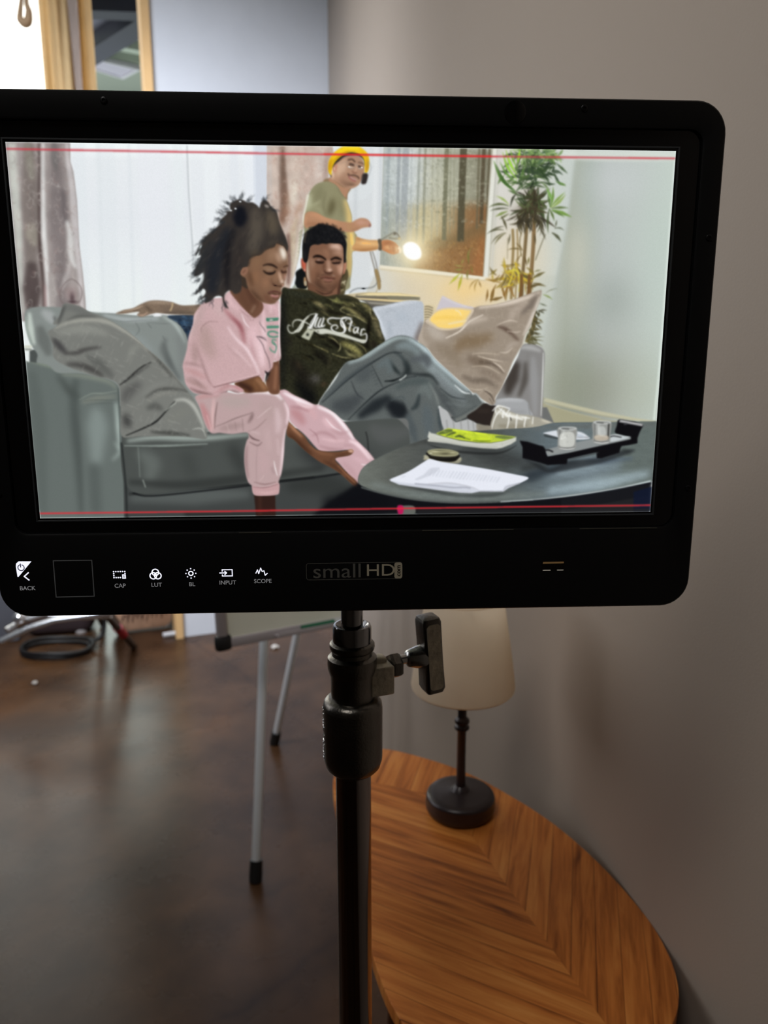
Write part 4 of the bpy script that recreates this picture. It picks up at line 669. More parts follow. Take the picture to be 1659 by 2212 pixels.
def paint_woman(q):
    R = q.rnd; F = q.fill
    q.use('G')
    # trousers, hip
    q.use('J')
    # far leg
    L2 = q.shape([(800,110),(835,86),(870,92),(930,130),(1020,170),(1100,210),(1160,220),(1240,262),(1310,320),(1370,380),(1420,450),(1445,495),(1510,560),(1570,620),(1622,700),(1570,740),(1510,790),(1484,840),(1478,890),(1430,850),(1360,770),(1310,710),(1280,680),(1290,660),(1400,640),(1420,615),(1370,600),(1250,610),(1160,610),(1110,570),(1050,500),(1000,450),(940,400),(890,340),(880,240)], (208,166,172), .6)
    q.folds(L2, [([(840,110),(960,170),(1090,220)],34,(236,216,220),6,.95),([(1130,230),(1260,290),(1360,400),(1440,510)],34,(240,218,222),6,.95),([(900,260),(960,300),(1020,380)],90,(204,142,146),10,.9),([(1000,250),(1080,270),(1120,340)],60,(214,166,170),9,.8),([(950,190),(1020,230),(1100,230)],20,(236,206,208),4,.8),([(900,230),(980,240),(1060,270)],24,(190,130,136),6,.7),([(1180,330),(1220,370),(1280,420)],60,(222,180,186),9,.8),([(1200,330),(1260,400),(1330,440)],10,(244,222,224),3,.7),([(1240,420),(1320,460),(1400,440)],18,(196,148,154),4,.8),
        ([(1080,480),(1160,450),(1240,470),(1300,520)],26,(194,144,150),6,.8),([(1060,420),(1120,470),(1140,540)],12,(184,130,138),3,.7),([(1160,500),(1260,520),(1360,520)],20,(226,186,190),5,.7),([(1140,560),(1240,590),(1350,590)],22,(188,140,146),5,.8),([(1400,520),(1480,560),(1580,680)],34,(232,204,210),6,.9),([(1350,560),(1440,560)],18,(188,140,146),5,.7),([(1420,660),(1500,690),(1560,720)],40,(214,172,180),7,.8),([(1500,720),(1570,730),(1620,700)],12,(242,220,224),3,.7),([(1340,700),(1420,780),(1470,850)],50,(200,156,162),8,.8),([(1410,820),(1450,860)],16,(224,190,194),4,.7),([(1540,600),(1600,680)],10,(250,236,240),2.5,.7)])
    # forearm and hand round the shin
    A = q.shape([(872,350),(900,370),(950,420),(1010,470),(1060,540),(1110,590),(1160,606),(1250,614),(1330,610),(1390,600),(1420,596),(1434,612),(1410,640),(1350,654),(1290,664),(1282,690),(1320,730),(1390,800),(1450,850),(1474,890),(1470,918),(1440,905),(1380,850),(1310,790),(1230,740),(1150,700),(1080,650),(1000,580),(930,510),(870,470)], (116,74,50), .6)
    q.folds(A, [([(885,370),(930,420),(1000,490)],26,(168,116,82),5,.9),([(880,460),(980,550),(1080,640)],40,(84,50,34),7,.8),([(1060,560),(1150,620),(1260,640)],30,(134,88,60),6,.8),([(1180,690),(1260,730),(1340,790)],36,(100,62,42),6,.8),([(1300,730),(1380,810),(1460,890)],10,(150,92,60),2.5,.8),([(1280,650),(1340,640),(1400,625)],14,(96,56,42),4,.8),([(1340,612),(1400,604)],10,(150,100,74),3,.7),([(1260,660),(1230,700)],16,(84,48,34),5,.6),([(1370,830),(1440,890)],14,(80,46,34),3,.8)])
    q.fill([(1390,604),(1415,594),(1434,604),(1430,620),(1405,620)], (206,158,130), .6)
    q.fill([(590,975),(770,975),(772,1100),(776,1180),(608,1180),(600,1080)], (58,36,30), .9, sm=False); q.line([(640,990),(640,1160)], 30, (76,46,36), 6, .7); q.line([(600,1110),(776,1106)], 26, (90,30,30), 4, .4)
    # near leg
    L1 = q.shape([(90,150),(140,120),(220,110),(330,100),(450,120),(540,104),(640,96),(720,94),(780,104),(830,145),(870,210),(890,280),(885,360),(862,440),(850,520),(845,620),(835,720),(822,800),(800,870),(800,960),(780,978),(700,985),(610,982),(580,960),(575,910),(540,870),(520,800),(508,700),(510,600),(528,520),(545,490),(528,450),(400,462),(300,452),(232,456),(190,410),(160,340),(130,240)], (192,160,160), .6)
    q.folds(L1, [([(540,112),(660,104),(770,120),(830,170)],30,(232,214,218),5.5,.95),([(850,190),(884,280),(870,380)],30,(222,194,200),5,.95),([(860,420),(842,560),(830,700),(815,820)],22,(228,204,210),4,.9),([(300,180),(420,190),(560,190)],110,(184,162,158),14,.9),([(640,200),(720,260),(700,340)],120,(188,158,156),14,.8),([(780,240),(800,360),(790,460)],60,(204,176,178),9,.8),([(100,160),(200,130),(300,130)],30,(206,140,140),7,.9),([(140,200),(180,300),(220,430)],60,(204,136,138),9,.9),([(250,160),(240,280),(240,430)],20,(226,178,176),4,.8),([(280,190),(262,300),(255,420)],12,(150,116,114),3,.8),([(190,300),(230,440)],9,(232,190,188),2.5,.8),
        ([(262,400),(340,370),(430,330),(520,300),(580,280)],6,(130,102,98),1.6,.9),([(580,280),(570,320),(540,370)],22,(140,108,106),4,.85),([(300,420),(400,400),(500,380)],60,(176,146,144),8,.8),([(360,380),(380,450)],8,(214,188,186),2.5,.6),([(430,360),(440,440)],8,(150,120,118),2.5,.6),([(490,330),(500,440)],10,(148,118,116),3,.7),([(540,440),(600,420),(660,370),(700,330)],9,(164,130,128),2.5,.7),([(620,330),(690,270),(740,230)],6,(214,192,190),1.8,.8),
        ([(540,460),(580,500),(640,520)],16,(140,106,106),3.5,.9),([(550,530),(620,560),(660,530)],12,(150,116,116),3,.8),([(560,440),(640,460)],26,(204,176,176),5,.8),([(530,560),(520,700),(540,840)],30,(170,134,134),6,.8),([(620,560),(610,700),(610,880)],8,(170,138,138),2.5,.6),([(640,600),(680,700),(660,800)],90,(196,160,162),12,.7),([(700,420),(720,600)],60,(200,168,168),10,.7),([(760,690),(772,760),(790,820)],9,(240,222,224),2,.85),([(790,500),(800,640)],12,(226,200,204),4,.7),([(640,860),(680,810)],6,(222,192,192),2,.7),([(740,740),(760,800)],30,(172,138,140),5,.7),([(590,870),(680,890),(780,870)],14,(168,128,128),3.5,.8)])
    Cf = q.shape([(576,906),(640,914),(720,906),(800,880),(802,955),(780,974),(700,984),(612,984),(586,966)], (202,156,158), .6)
    q.folds(Cf, [([(580,912),(680,916),(796,890)],8,(150,108,110),2,.8),([(600,950),(700,962),(790,945)],16,(218,176,176),4,.8)])
    for i in range(9): q.line([(600+i*22,925),(602+i*22,965)], 4, (180,136,138), 1.3, .5, Cf)
    # inner arms between the knees
    q.use('G')
    F([(1075,850),(1120,836),(1160,825),(1165,1000),(1168,1130),(1150,1195),(1060,1190),(1010,1080),(1040,960)], (118,76,54), .7); q.line([(1130,880),(1120,1000),(1110,1150)], 34, (160,108,78), 6, .8); q.line([(1158,860),(1164,1100)], 14, (84,54,42), 3, .7); q.line([(1050,960),(1030,1060)], 18, (70,42,32), 4, .8)
    F([(660,1080),(760,1040),(900,990),(960,1010),(1000,1080),(1045,1160),(900,1180),(760,1175)], (118,76,48), .8); q.line([(900,1020),(960,1080),(1010,1150)], 50, (176,122,82), 7, .8); q.line([(700,1080),(800,1120),(860,1165)], 60, (60,34,28), 7, .85); q.line([(870,1060),(920,1150)], 30, (140,92,58), 6, .7)
    F([(985,1000),(1025,980),(1030,1010),(1000,1050),(980,1060)], (206,212,206), 1, .9); F([(1020,965),(1060,950),(1010,1060),(1005,1030)], (44,34,32), .8, .9)
    # shirt
    Sh = [(325,160),(420,130),(520,120),(560,80),(600,50),(640,60),(680,110),(740,190),(800,260),(860,310),(900,310),(925,260),(932,190),(960,160),(1040,185),(1090,190),(1140,150),(1165,180),(1175,300),(1168,480),(1172,640),(1180,790),(1150,828),(1100,836),(1085,900),(1040,955),(1010,965),(1000,1010),(985,1060),(940,1000),(900,1000),(800,1030),(700,1060),(600,1085),(700,1110),(770,1165),(700,1190),(600,1160),(560,1180),(420,1215),(300,1200),(200,1180),(120,1090),(100,1000),(90,930),(84,870),(130,700),(150,560),(200,420),(210,320),(260,240)]
    M = q.shape(Sh, (206,166,168), .6)
    q.folds(M, [([(330,180),(280,300),(220,420),(190,560)],80,(196,164,162),10,.9),([(250,260),(190,420),(150,600)],16,(230,204,200),4,.8),([(420,200),(520,260),(600,330)],130,(206,172,172),14,.8),([(330,420),(340,600),(430,800)],180,(190,156,150),18,.85),([(560,500),(660,640),(760,800)],140,(206,168,170),16,.85),([(290,520),(300,450),(380,390),(480,390)],10,(172,134,132),3,.8),([(560,420),(660,520),(760,640)],30,(206,162,164),7,.7),([(540,240),(620,330),(720,430),(760,560),(780,640)],40,(196,104,112),9,.95),([(640,350),(720,430),(760,520)],16,(170,76,84),5,.7),([(580,440),(680,580),(800,700),(900,880),(940,990)],24,(236,206,212),5,.95),([(640,680),(760,800),(860,900)],14,(232,202,206),4,.7),([(560,640),(680,760),(800,850)],12,(186,146,146),4,.7),
        ([(600,60),(620,180),(720,260)],44,(222,182,184),7,.85),([(680,120),(760,220),(860,310)],20,(200,140,146),4,.85),([(720,250),(800,320),(880,340)],8,(178,130,134),2.5,.8),([(840,400),(830,540),(820,660)],34,(222,180,186),7,.8),([(740,300),(780,400),(830,460)],12,(240,214,218),3,.8),([(800,330),(860,380),(890,340)],10,(190,146,150),3,.7),([(900,400),(880,560),(900,700)],90,(224,184,190),12,.8),([(930,560),(960,740),(980,900)],80,(228,194,200),11,.85),([(840,560),(860,700),(900,820)],20,(206,150,158),6,.8),([(960,340),(990,500),(1010,700)],50,(230,198,204),8,.8),([(940,200),(980,280),(1000,400)],30,(226,188,194),6,.8),([(920,250),(940,330),(970,400)],14,(176,140,146),4,.7),([(1020,190),(1100,230),(1150,260)],50,(220,176,184),7,.8),([(1155,180),(1165,400),(1165,640),(1172,780)],16,(240,222,226),3.5,.9),([(1120,240),(1140,360),(1140,520)],30,(214,170,178),6,.7),([(1060,200),(1070,300)],20,(236,206,210),5,.7),([(1100,640),(1130,700),(1120,800)],30,(226,196,202),6,.7),
        ([(240,680),(290,820),(340,960),(400,1110)],16,(166,126,124),5,.85),([(210,620),(220,760),(230,850)],60,(178,144,138),10,.8),([(90,850),(190,860),(300,890)],14,(158,116,112),4,.85),([(110,920),(220,960),(340,1020)],60,(204,150,150),9,.8),([(120,1030),(190,1060),(280,1100),(360,1150)],50,(180,140,134),8,.8),([(150,1000),(240,1050),(300,1130)],10,(136,98,96),4,.6),([(160,1130),(280,1180),(420,1205)],30,(150,104,102),6,.85),([(420,1190),(520,1160),(600,1110)],20,(196,140,142),5,.7),([(640,1100),(700,1130),(760,1160)],20,(222,120,128),5,.85),([(480,1150),(600,1100),(700,1110)],24,(196,128,130),5,.7),([(500,1195),(640,1170),(720,1190)],18,(96,60,60),5,.7)])
    q.line([(430,1120),(520,1095),(620,1070),(760,1040),(880,1010),(945,990)], 10, (110,70,70), 1.6, .85); q.line([(440,1105),(560,1070),(700,1035),(930,975)], 14, (226,184,186), 3, .6, M); q.line([(330,960),(370,1040),(430,1125)], 8, (170,126,126), 2, .7)
    # graphics on the shirt front
    GN = (70,146,116)
    F([(1016,352),(1155,345),(1150,372),(1020,388)], GN, .5, sm=False); F([(1018,345),(1060,372),(1150,356),(1148,376),(1058,384),(1020,380)], (60,128,98), .5, .8, sm=False); F([(1050,372),(1080,362),(1090,376),(1060,384)], (226,196,200), .4, .9)
    F([(1020,436),(1158,434),(1156,462),(1022,466)], GN, .5, sm=False)
    q.line([(1150,520),(1100,500),(1050,505),(1036,530),(1060,556),(1110,562),(1150,552)], 18, GN, .5, .95, None, (1,1))
    q.line([(1130,600),(1090,590),(1085,625),(1120,650),(1128,690),(1110,740)], 16, GN, .5, .9, None, (.8,.8)); q.line([(1055,675),(1070,710),(1110,735)], 14, GN, .5, .9, None, (.5,.8)); q.line([(1096,610),(1110,650)], 12, GN, .5, .8)
    for p in ([(942,380),(950,420),(990,470),(1010,510)],[(1020,610),(1000,570),(950,560),(905,555),(940,590),(980,650),(1000,720),(1040,800),(1056,870),(1058,920)],[(1000,940),(1030,965),(1080,920)]): q.line(p, 7, (60,48,54), .5, .9, None, (.5,.7), sm=False)
    q.line([(905,556),(960,566),(1010,596)], 9, (60,48,54), .5, .9, None, (.4,.7)); F([(1002,938),(1042,970),(1022,980),(1008,962)], (40,32,34), .5, .95)
    q.tex(M, .035, 3, 3, 61)
    # neck
    q.use('B')
    F([(640,1330),(900,1300),(1040,1480),(1060,1600),(960,1700),(880,1640),(740,1500)], (120,80,60), .7)
    F([(700,1400),(740,1280),(780,1180),(860,1200),(920,1340),(1010,1490),(1002,1560),(960,1620),(925,1665),(880,1640),(820,1570),(750,1480)], (112,74,54), .7)
    q.line([(830,1240),(900,1400),(960,1520)], 60, (88,56,42), 10, .8); q.line([(760,1350),(820,1480),(890,1590)], 40, (104,68,50), 7, .8); q.line([(960,1540),(930,1600),(905,1640)], 24, (166,130,106), 5, .7)
    # face
    F([(700,900),(1000,700),(1230,700),(1350,740),(1372,840),(1330,900),(1000,1000),(900,1300),(800,1300),(740,1200)], (66,54,44), .8)
    Fc = q.shape([(1230,750),(1290,768),(1335,790),(1365,850),(1378,920),(1386,1000),(1380,1045),(1366,1080),(1368,1120),(1356,1170),(1344,1215),(1328,1245),(1330,1280),(1312,1302),(1296,1318),(1290,1345),(1300,1380),(1288,1410),(1278,1440),(1258,1470),(1240,1490),(1215,1515),(1160,1526),(1090,1515),(1020,1490),(960,1440),(900,1370),(860,1290),(840,1200),(800,1170),(770,1130),(790,1060),(850,1040),(880,960),(930,915),(1020,895),(1080,840),(1140,815),(1200,790)], (132,95,70), .6)
    q.folds(Fc, [([(1290,800),(1320,880),(1330,960)],80,(208,190,178),8,.95),([(1200,820),(1180,900),(1150,980)],120,(148,112,84),12,.9),([(1240,860),(1260,940),(1280,1000)],50,(176,144,120),9,.8),([(1040,920),(980,1000),(950,1080)],100,(140,102,72),12,.85),([(1000,1100),(960,1180),(960,1280)],130,(144,100,70),14,.9),([(1090,1180),(1100,1240),(1080,1330)],100,(152,106,76),12,.9),([(880,1100),(900,1200),(930,1300)],60,(112,76,54),9,.85),([(900,1340),(980,1430),(1060,1490)],50,(98,64,46),8,.85),([(1080,1400),(1120,1460),(1180,1500)],70,(126,80,60),8,.85),([(1030,1320),(1050,1400)],60,(136,92,66),9,.8),([(1160,1500),(1220,1500)],24,(104,64,48),5,.8),
        ([(1340,1150),(1352,1190),(1340,1220)],30,(186,134,124),4,.9),([(1375,940),(1380,1020)],12,(170,140,124),3,.8),([(1260,1100),(1280,1180),(1300,1240)],34,(196,160,136),5,.85),([(1220,1110),(1230,1180),(1210,1240)],40,(150,108,80),7,.85),([(1160,1200),(1180,1260),(1240,1270)],24,(118,78,58),6,.7),([(1270,1330),(1275,1360)],26,(160,116,96),4,.8),([(1170,1320),(1240,1340)],40,(136,94,70),7,.7)])
    q.blob(1300,1235,24,26,(214,182,160),.8); q.line([(1185,1265),(1215,1290),(1260,1296),(1300,1300)], 14, (74,44,34), 2.4, .85); q.blob(1215,1285,18,8,(46,26,22),.8); q.blob(1312,1280,10,12,(190,140,118),.7)
    q.line([(1060,1036),(1110,1022),(1170,1027),(1215,1047),(1245,1068)], 30, (44,30,25), 1.8, .95, None, (.4,.5)); q.line([(1320,1058),(1350,1042),(1386,1038)], 13, (64,42,34), 2, .85)
    q.line([(1070,1075),(1120,1062),(1190,1070)], 30, (156,120,90), 4, .85); q.line([(1110,1090),(1180,1090)], 18, (164,130,104), 3, .7); q.line([(1070,1098),(1100,1128),(1150,1140),(1200,1126),(1222,1100)], 30, (30,22,20), 1.8, .95, None, (.3,.4)); q.line([(1080,1120),(1060,1096)], 8, (50,34,28), 1, .8)
    q.line([(1296,1092),(1310,1122),(1362,1112)], 20, (62,36,30), 2, .9); q.line([(1300,1080),(1350,1075)], 16, (150,104,86), 3, .6); q.line([(1240,1080),(1262,1110)], 22, (106,72,54), 4, .7)
    q.line([(1100,1170),(1180,1180)], 20, (160,116,86), 5, .6)
    # mouth
    q.line([(1120,1385),(1170,1368),(1230,1368),(1292,1385)], 22, (92,50,46), 1.6, .95, None, (.3,.5)); q.line([(1125,1392),(1190,1394),(1240,1404),(1286,1392)], 9, (50,24,24), 1, .9); q.line([(1160,1412),(1210,1428),(1262,1420)], 26, (186,122,118), 2.2, .9); q.line([(1180,1450),(1230,1462),(1262,1452)], 18, (104,64,52), 3, .8); q.line([(1190,1440),(1250,1446)], 10, (150,84,84), 2, .7)
    # ear
    F([(770,1130),(800,1070),(850,1050),(870,1090),(850,1140),(810,1165)], (150,104,80), .8); q.line([(800,1130),(840,1090)], 12, (104,66,50), 2, .7)
    # hair
    Hp = [(640,250),(700,205),(780,190),(860,225),(930,230),(990,270),(1015,300),(1040,225),(1080,195),(1130,225),(1165,285),(1230,340),(1250,400),(1270,480),(1310,580),(1345,660),(1370,740),(1380,800),(1370,850),(1335,790),(1290,765),(1235,745),(1205,788),(1130,815),(1085,838),(1030,890),(940,912),(890,955),(870,1040),(800,1060),(765,1130),(780,1200),(790,1290),(770,1370),(700,1395),(650,1350),(600,1370),(570,1420),(575,1490),(620,1580),(580,1560),(550,1500),(535,1430),(460,1425),(400,1480),(318,1514),(330,1440),(258,1472),(330,1380),(300,1330),(210,1400),(200,1390),(262,1290),(300,1130),(230,1165),(180,1160),(200,1060),(240,980),(270,900),(200,900),(220,850),(280,730),(330,660),(430,580),(510,510),(560,470),(500,500),(530,440),(600,370),(580,340),(640,330)]
    M = q.shape(Hp, (62,56,52), .8)
    q.folds(M, [([(640,560),(520,800),(440,1000),(420,1250),(400,1400)],230,(44,48,56),14,.95),([(420,700),(300,900),(260,1100),(300,1300)],80,(48,54,60),10,.8),([(780,280),(770,420),(760,540)],190,(30,34,46),9,.95),([(700,560),(620,800),(600,1100),(600,1350)],90,(36,36,42),10,.9),([(760,700),(740,1000),(730,1280)],110,(58,52,50),12,.9),([(960,300),(980,500),(960,700),(900,850)],190,(82,74,64),14,.95),([(1140,330),(1180,500),(1200,650)],170,(86,76,62),14,.95),([(1290,640),(1330,720),(1370,800)],50,(56,54,50),7,.8),([(1130,760),(1230,720)],60,(84,74,58),9,.8),([(900,900),(1000,840)],60,(88,76,58),9,.8),([(740,920),(800,1000)],60,(70,58,52),9,.8)])  # brown-grey right side has the screen glass reflection painted into it
    for x,y,dx,dy in ((1200,785,-20,26),(1170,800,-22,24),(1120,815,-26,26),(1085,838,-28,24),(1050,868,-30,26),(1015,890,-34,22),(960,905,-30,26),(925,920,-26,34),(890,960,-10,44),(876,1010,-4,44),(1240,748,8,24),(1290,762,18,20),(1335,790,14,34)):
        for k in range(3): q.line([(x+8*k,y-26),(x+8*k+dx*.3,y),(x+8*k+dx,y+dy)], 12, (74,60,48), 2.4, .5, None, (1,.2))
    F([(1080,262),(1110,258),(1140,280),(1130,296),(1095,292)], (176,166,158), 1.6, .7)
    for _ in range(160):
        x, y = R.uniform(320,1280), R.uniform(250,1300); L = R.uniform(60,150); a = math.radians(115+R.uniform(-20,20)-(x-800)*.03)
        q.line([(x+L*i/4*math.cos(a)+(8 if i%2 else -8), y+L*i/4*math.sin(a)) for i in range(5)], 9, R.choice([(110,98,84),(30,30,34),(84,74,64),(26,28,34)]), 1.2, .3, M, (.3,.3))
    # loose curls round the outline
    edge = [(640,250,-150),(700,205,-110),(760,190,-60),(560,380,-170),(600,330,-160),(520,450,170),(560,480,165),(470,560,160),(430,600,150),(330,670,150),(300,720,145),(280,780,140),(250,850,140),(250,950,150),(230,1000,130),(200,1080,140),(210,1160,160),(260,1200,140),(250,1290,120),(240,1340,120),(270,1400,110),(330,1440,130),(300,1480,150),(400,1460,120),(560,1500,80),(1160,300,20),(1050,210,-60),(860,225,-70)]
    for x,y,an in edge:
        for _ in range(4):
            L = R.uniform(50,140); a0 = math.radians(an+R.uniform(-28,28)); cv = R.uniform(-.5,.5); px_, py_ = x+R.uniform(-14,30), y+R.uniform(-20,24); pts = []
            for i in range(9):
                a = a0+cv*i/8; wv = 9*math.sin(i*1.7+L); pts.append((px_-math.sin(a)*wv, py_+math.cos(a)*wv)); px_ += L/8*math.cos(a); py_ += L/8*math.sin(a)
            q.line(pts, 9, (44,48,52), .6, .75, None, (1,.15))
    for x,y,c in ((180,900,1),(100,960,0),(130,850,0),(60,990,0)): q.line([(x+130,y-60),(x+80,y-10),(x+30,y+10),(x,y+30)], 4, (90,96,100), .8, .5)
    for x,y in ((648,328),(708,305),(768,215)): q.blob(x,y,15,12,(220,226,230),.8)
    q.blob(262,790,14,30,(214,226,228),.7,None,30); q.blob(225,900,14,50,(222,232,232),.8,None,25); q.blob(285,1200,18,60,(222,232,232),.7,None,15); q.blob(270,1395,34,20,(224,232,232),.6)

def paint_table(q):
    R = q.rnd; F = q.fill
    q.use('P')
    F([(776,1040),(900,1060),(1150,1070),(1500,1000),(1500,1150),(620,1150),(690,1100)], (20,21,26), 3.5, .96, sm=False)
    F([(1210,1104),(1400,1070),(1400,1110),(1200,1112)], (44,44,46), 2, .6, sm=False); F([(1366,1062),(1410,1050),(1410,1104),(1366,1104)], (18,28,56), 2, .8, sm=False); F([(860,1094),(892,1092),(895,1109),(866,1110)], (110,114,106), 1.5, .9); F([(858,1092),(870,1092),(870,1108),(860,1110)], (196,24,90), 1, .9)
    F([(900,1100),(1400,1098),(1400,1110),(900,1112)], (40,40,42), 2, .8, sm=False)
    T = q.shape([(775,1042),(776,1025),(790,1005),(830,982),(890,958),(960,940),(1050,930),(1150,924),(1200,914),(1300,913),(1430,911),(1500,911),(1560,911),(1560,980),(1500,1008),(1440,1027),(1400,1040),(1330,1053),(1240,1067),(1150,1077),(1060,1082),(980,1083),(900,1077),(830,1064),(790,1052)], (88,95,93), .6)
    q.img[:] = q.img*(1-T[...,None])+T[...,None]*q.grad([(776,(112,118,110)),(850,(96,100,94)),(950,(82,86,84)),(1100,(84,90,88)),(1220,(98,112,118)),(1320,(104,118,122)),(1410,(100,112,108))],'x')/255.
    q.folds(T, [([(800,1045),(900,1068),(1040,1074),(1180,1066)],22,(112,122,118),6,.85),([(1180,1060),(1290,1045),(1400,1022)],30,(136,154,162),7,.8),([(1180,1020),(1260,1010),(1340,1005)],44,(110,126,136),9,.8),([(1000,960),(1080,990),(1160,1000)],40,(70,74,74),10,.8),([(1150,925),(1300,920),(1420,918)],14,(100,106,104),4,.8),([(900,1000),(1000,1010)],20,(96,100,96),8,.5),([(1110,1040),(1150,1025),(1200,1010)],22,(52,62,74),7,.8),([(860,960),(960,945),(1060,935)],16,(72,74,72),5,.7)])
    q.use('O')
    q.folds(T, [([(250,740),(400,650),(560,600),(700,580)],80,(64,76,84),12,.7),([(760,560),(900,560),(1180,540)],60,(84,100,118),9,.7),([(1080,460),(1160,490)],60,(60,66,64),9,.7),([(180,640),(340,600),(420,640)],60,(60,62,60),10,.7),([(500,680),(700,620),(860,640)],60,(124,140,146),12,.7)])
    q.use('P'); q.tex(T, .07, 14, 5, 71); q.tex(T, .04, 2, 2, 72)
    q.line([(780,1052),(830,1066),(900,1079),(980,1085),(1060,1084),(1150,1079)], 3, (136,146,138), .8, .7); q.line([(1080,1083),(1150,1079),(1240,1069),(1330,1055),(1404,1039)], 4, (200,214,214), .8, .95, None, (.5,1)); q.line([(1100,1086),(1240,1073),(1404,1044)], 3, (20,22,30), .8, .8)
    # green book
    q.use('N')
    F([(680,330),(900,380),(1300,400),(1480,330),(1300,420),(900,400)], (40,42,42), 3, .7)
    F([(690,212),(705,228),(740,236),(830,262),(960,296),(1120,316),(1240,318),(1340,300),(1468,264),(1466,300),(1420,330),(1340,362),(1290,370),(1160,364),(1000,346),(850,320),(680,304),(674,290),(690,282),(676,262)], (204,206,194), .5, sm=False)
    q.line([(690,292),(850,310),(1000,336),(1160,352),(1300,354)], 5, (150,150,140), .7, .8); q.line([(700,270),(900,300),(1100,332),(1330,330),(1450,290)], 3, (170,168,156), .6, .7); q.line([(1340,310),(1345,355)], 4, (170,168,158), .8, .6)
    B = q.shape([(750,234),(860,186),(1000,206),(1160,228),(1290,242),(1380,254),(1468,264),(1340,302),(1240,316),(1120,312),(960,292),(830,262)], (196,214,60), .5, sm=False)
    q.folds(B, [([(770,236),(840,215),(900,205)],46,(112,136,60),3,.85),([(840,256),(900,230),(930,226)],26,(96,120,50),3,.8),([(920,265),(960,255),(1010,275)],24,(84,110,40),3,.8),([(1280,262),(1360,268),(1440,272)],34,(110,136,66),3,.85),([(900,200),(1000,214),(1200,240)],24,(214,234,60),3,.9),([(1080,296),(1160,302),(1240,300)],14,(90,120,40),2.5,.8),([(1050,270),(1140,280),(1240,285)],24,(206,226,50),4,.9),([(1000,270),(1060,290)],14,(70,90,40),2,.7),([(900,206),(890,250),(960,270)],8,(150,176,60),2,.7)])
    for x in range(1280,1450,26): q.line([(x+20,254),(x-30,298)], 7, (150,176,90), 1, .6, B)
    for _ in range(26): x = R.uniform(780,1240); q.line([(x,R.uniform(200,300)),(x+R.uniform(20,70),R.uniform(215,305))], 4, R.choice([(120,150,50),(226,240,110),(96,120,46)]), 1, .5, B)
    # candle tin
    F([(645,450),(670,425),(940,440),(978,462),(960,492),(900,500),(780,486),(650,470)], (176,172,144), .6); q.line([(650,466),(760,492),(900,500),(975,470)], 4, (70,66,54), .8, .8)
    F([(680,400),(945,420),(938,470),(890,488),(800,484),(720,472),(684,440)], (30,28,24), .6); q.line([(700,440),(800,455),(930,440)], 4, (84,74,56), .8, .7)
    F([(672,396),(700,378),(780,370),(870,376),(940,396),(955,414),(930,434),(860,441),(770,438),(700,425)], (160,158,122), .5)
    Tn = q.shape([(684,398),(720,382),(790,376),(870,382),(930,398),(942,412),(910,428),(840,434),(770,430),(706,418)], (150,146,108), .5)
    for c,x,y,rx,ry in (((196,192,150),740,392,40,10),((100,96,70),830,412,50,12),((180,176,136),900,402,26,8),((120,118,90),780,380,60,8),((206,204,170),700,408,16,8)): q.blob(x,y,rx,ry,c,.8,Tn)
    # papers
    F([(420,690),(900,770),(1060,780),(1360,760),(1480,690),(1300,790),(900,790)], (40,44,46), 4, .6)
    F([(340,654),(420,690),(600,715),(800,742),(960,762),(1070,766),(1140,752),(1350,752),(1400,720),(1500,676),(1578,630),(1440,600),(1240,560),(1000,520),(800,490),(690,464),(600,520),(480,590),(360,634)], (208,213,226), .5, sm=False)
    F([(342,650),(500,676),(680,684),(850,672),(980,690),(1080,716),(1140,742),(1340,740),(1360,710),(1400,690),(1500,672),(1574,628),(1440,598),(1240,558),(1000,518),(800,488),(700,462),(640,490),(520,566),(380,628)], (228,232,244), .5, sm=True)
    q.line([(560,682),(760,700),(900,716),(1010,714),(1060,722)], 16, (166,170,184), 2.4, .8); q.line([(680,684),(850,674),(980,692),(1080,716),(1138,744)], 5, (170,170,176), .9, .8); q.line([(500,690),(700,716),(900,742),(1060,752)], 6, (190,194,206), 1.2, .8); q.line([(1350,748),(1380,712),(1440,694),(1500,676)], 10, (170,172,182), 1.4, .8); q.line([(1140,748),(1340,748)], 4, (120,122,128), .8, .8)
    F([(700,545),(785,540),(730,590),(600,645),(565,640),(640,600)], (206,210,222), 1, .9)
    for x in range(690,1320,30):
        h = 50-abs(x-960)*.05; q.line([(x+h*.9,572+(x-690)*.11-h*.5),(x,600+(x-690)*.1+h*.3)], R.uniform(7,16), (200,205,218), 1, .7)
    q.line([(440,624),(480,612)], 8, (196,200,212), 1, .7)
    # tray with candles
    q.use('O')
    F([(390,310),(500,288),(520,300),(700,300),(790,350),(780,368),(660,372),(500,350),(395,322)], (212,218,226), .5); F([(400,322),(520,356),(520,368),(400,345)], (40,44,44), 2, .6); q.line([(680,350),(788,352)], 7, (110,110,110), 1, .8); q.line([(560,300),(640,320),(740,345)], 20, (176,190,204), 3, .7)
    F([(200,540),(360,600),(420,640),(520,600),(620,560),(900,530),(1080,470),(1200,470),(900,580),(500,660),(380,650),(300,600)], (42,46,50), 5, .75)
    F([(1046,200),(1062,192),(1090,196),(1200,214),(1260,236),(1274,246),(1240,310),(1222,360),(1222,405),(1150,420),(1080,430),(1070,450),(1060,490),(900,540),(860,540),(855,488),(600,545),(590,590),(420,600),(360,580),(196,536),(196,440),(170,380),(240,390),(350,424),(380,430),(410,470),(418,520),(600,480),(900,410),(1160,352),(1030,320),(1020,300),(1040,240)], (20,19,23), .5, sm=False)
    F([(400,462),(520,430),(840,360),(990,326),(1030,322),(1100,340),(1166,356),(1160,370),(900,425),(600,492),(424,520),(410,500)], (140,146,146), .6, sm=False)
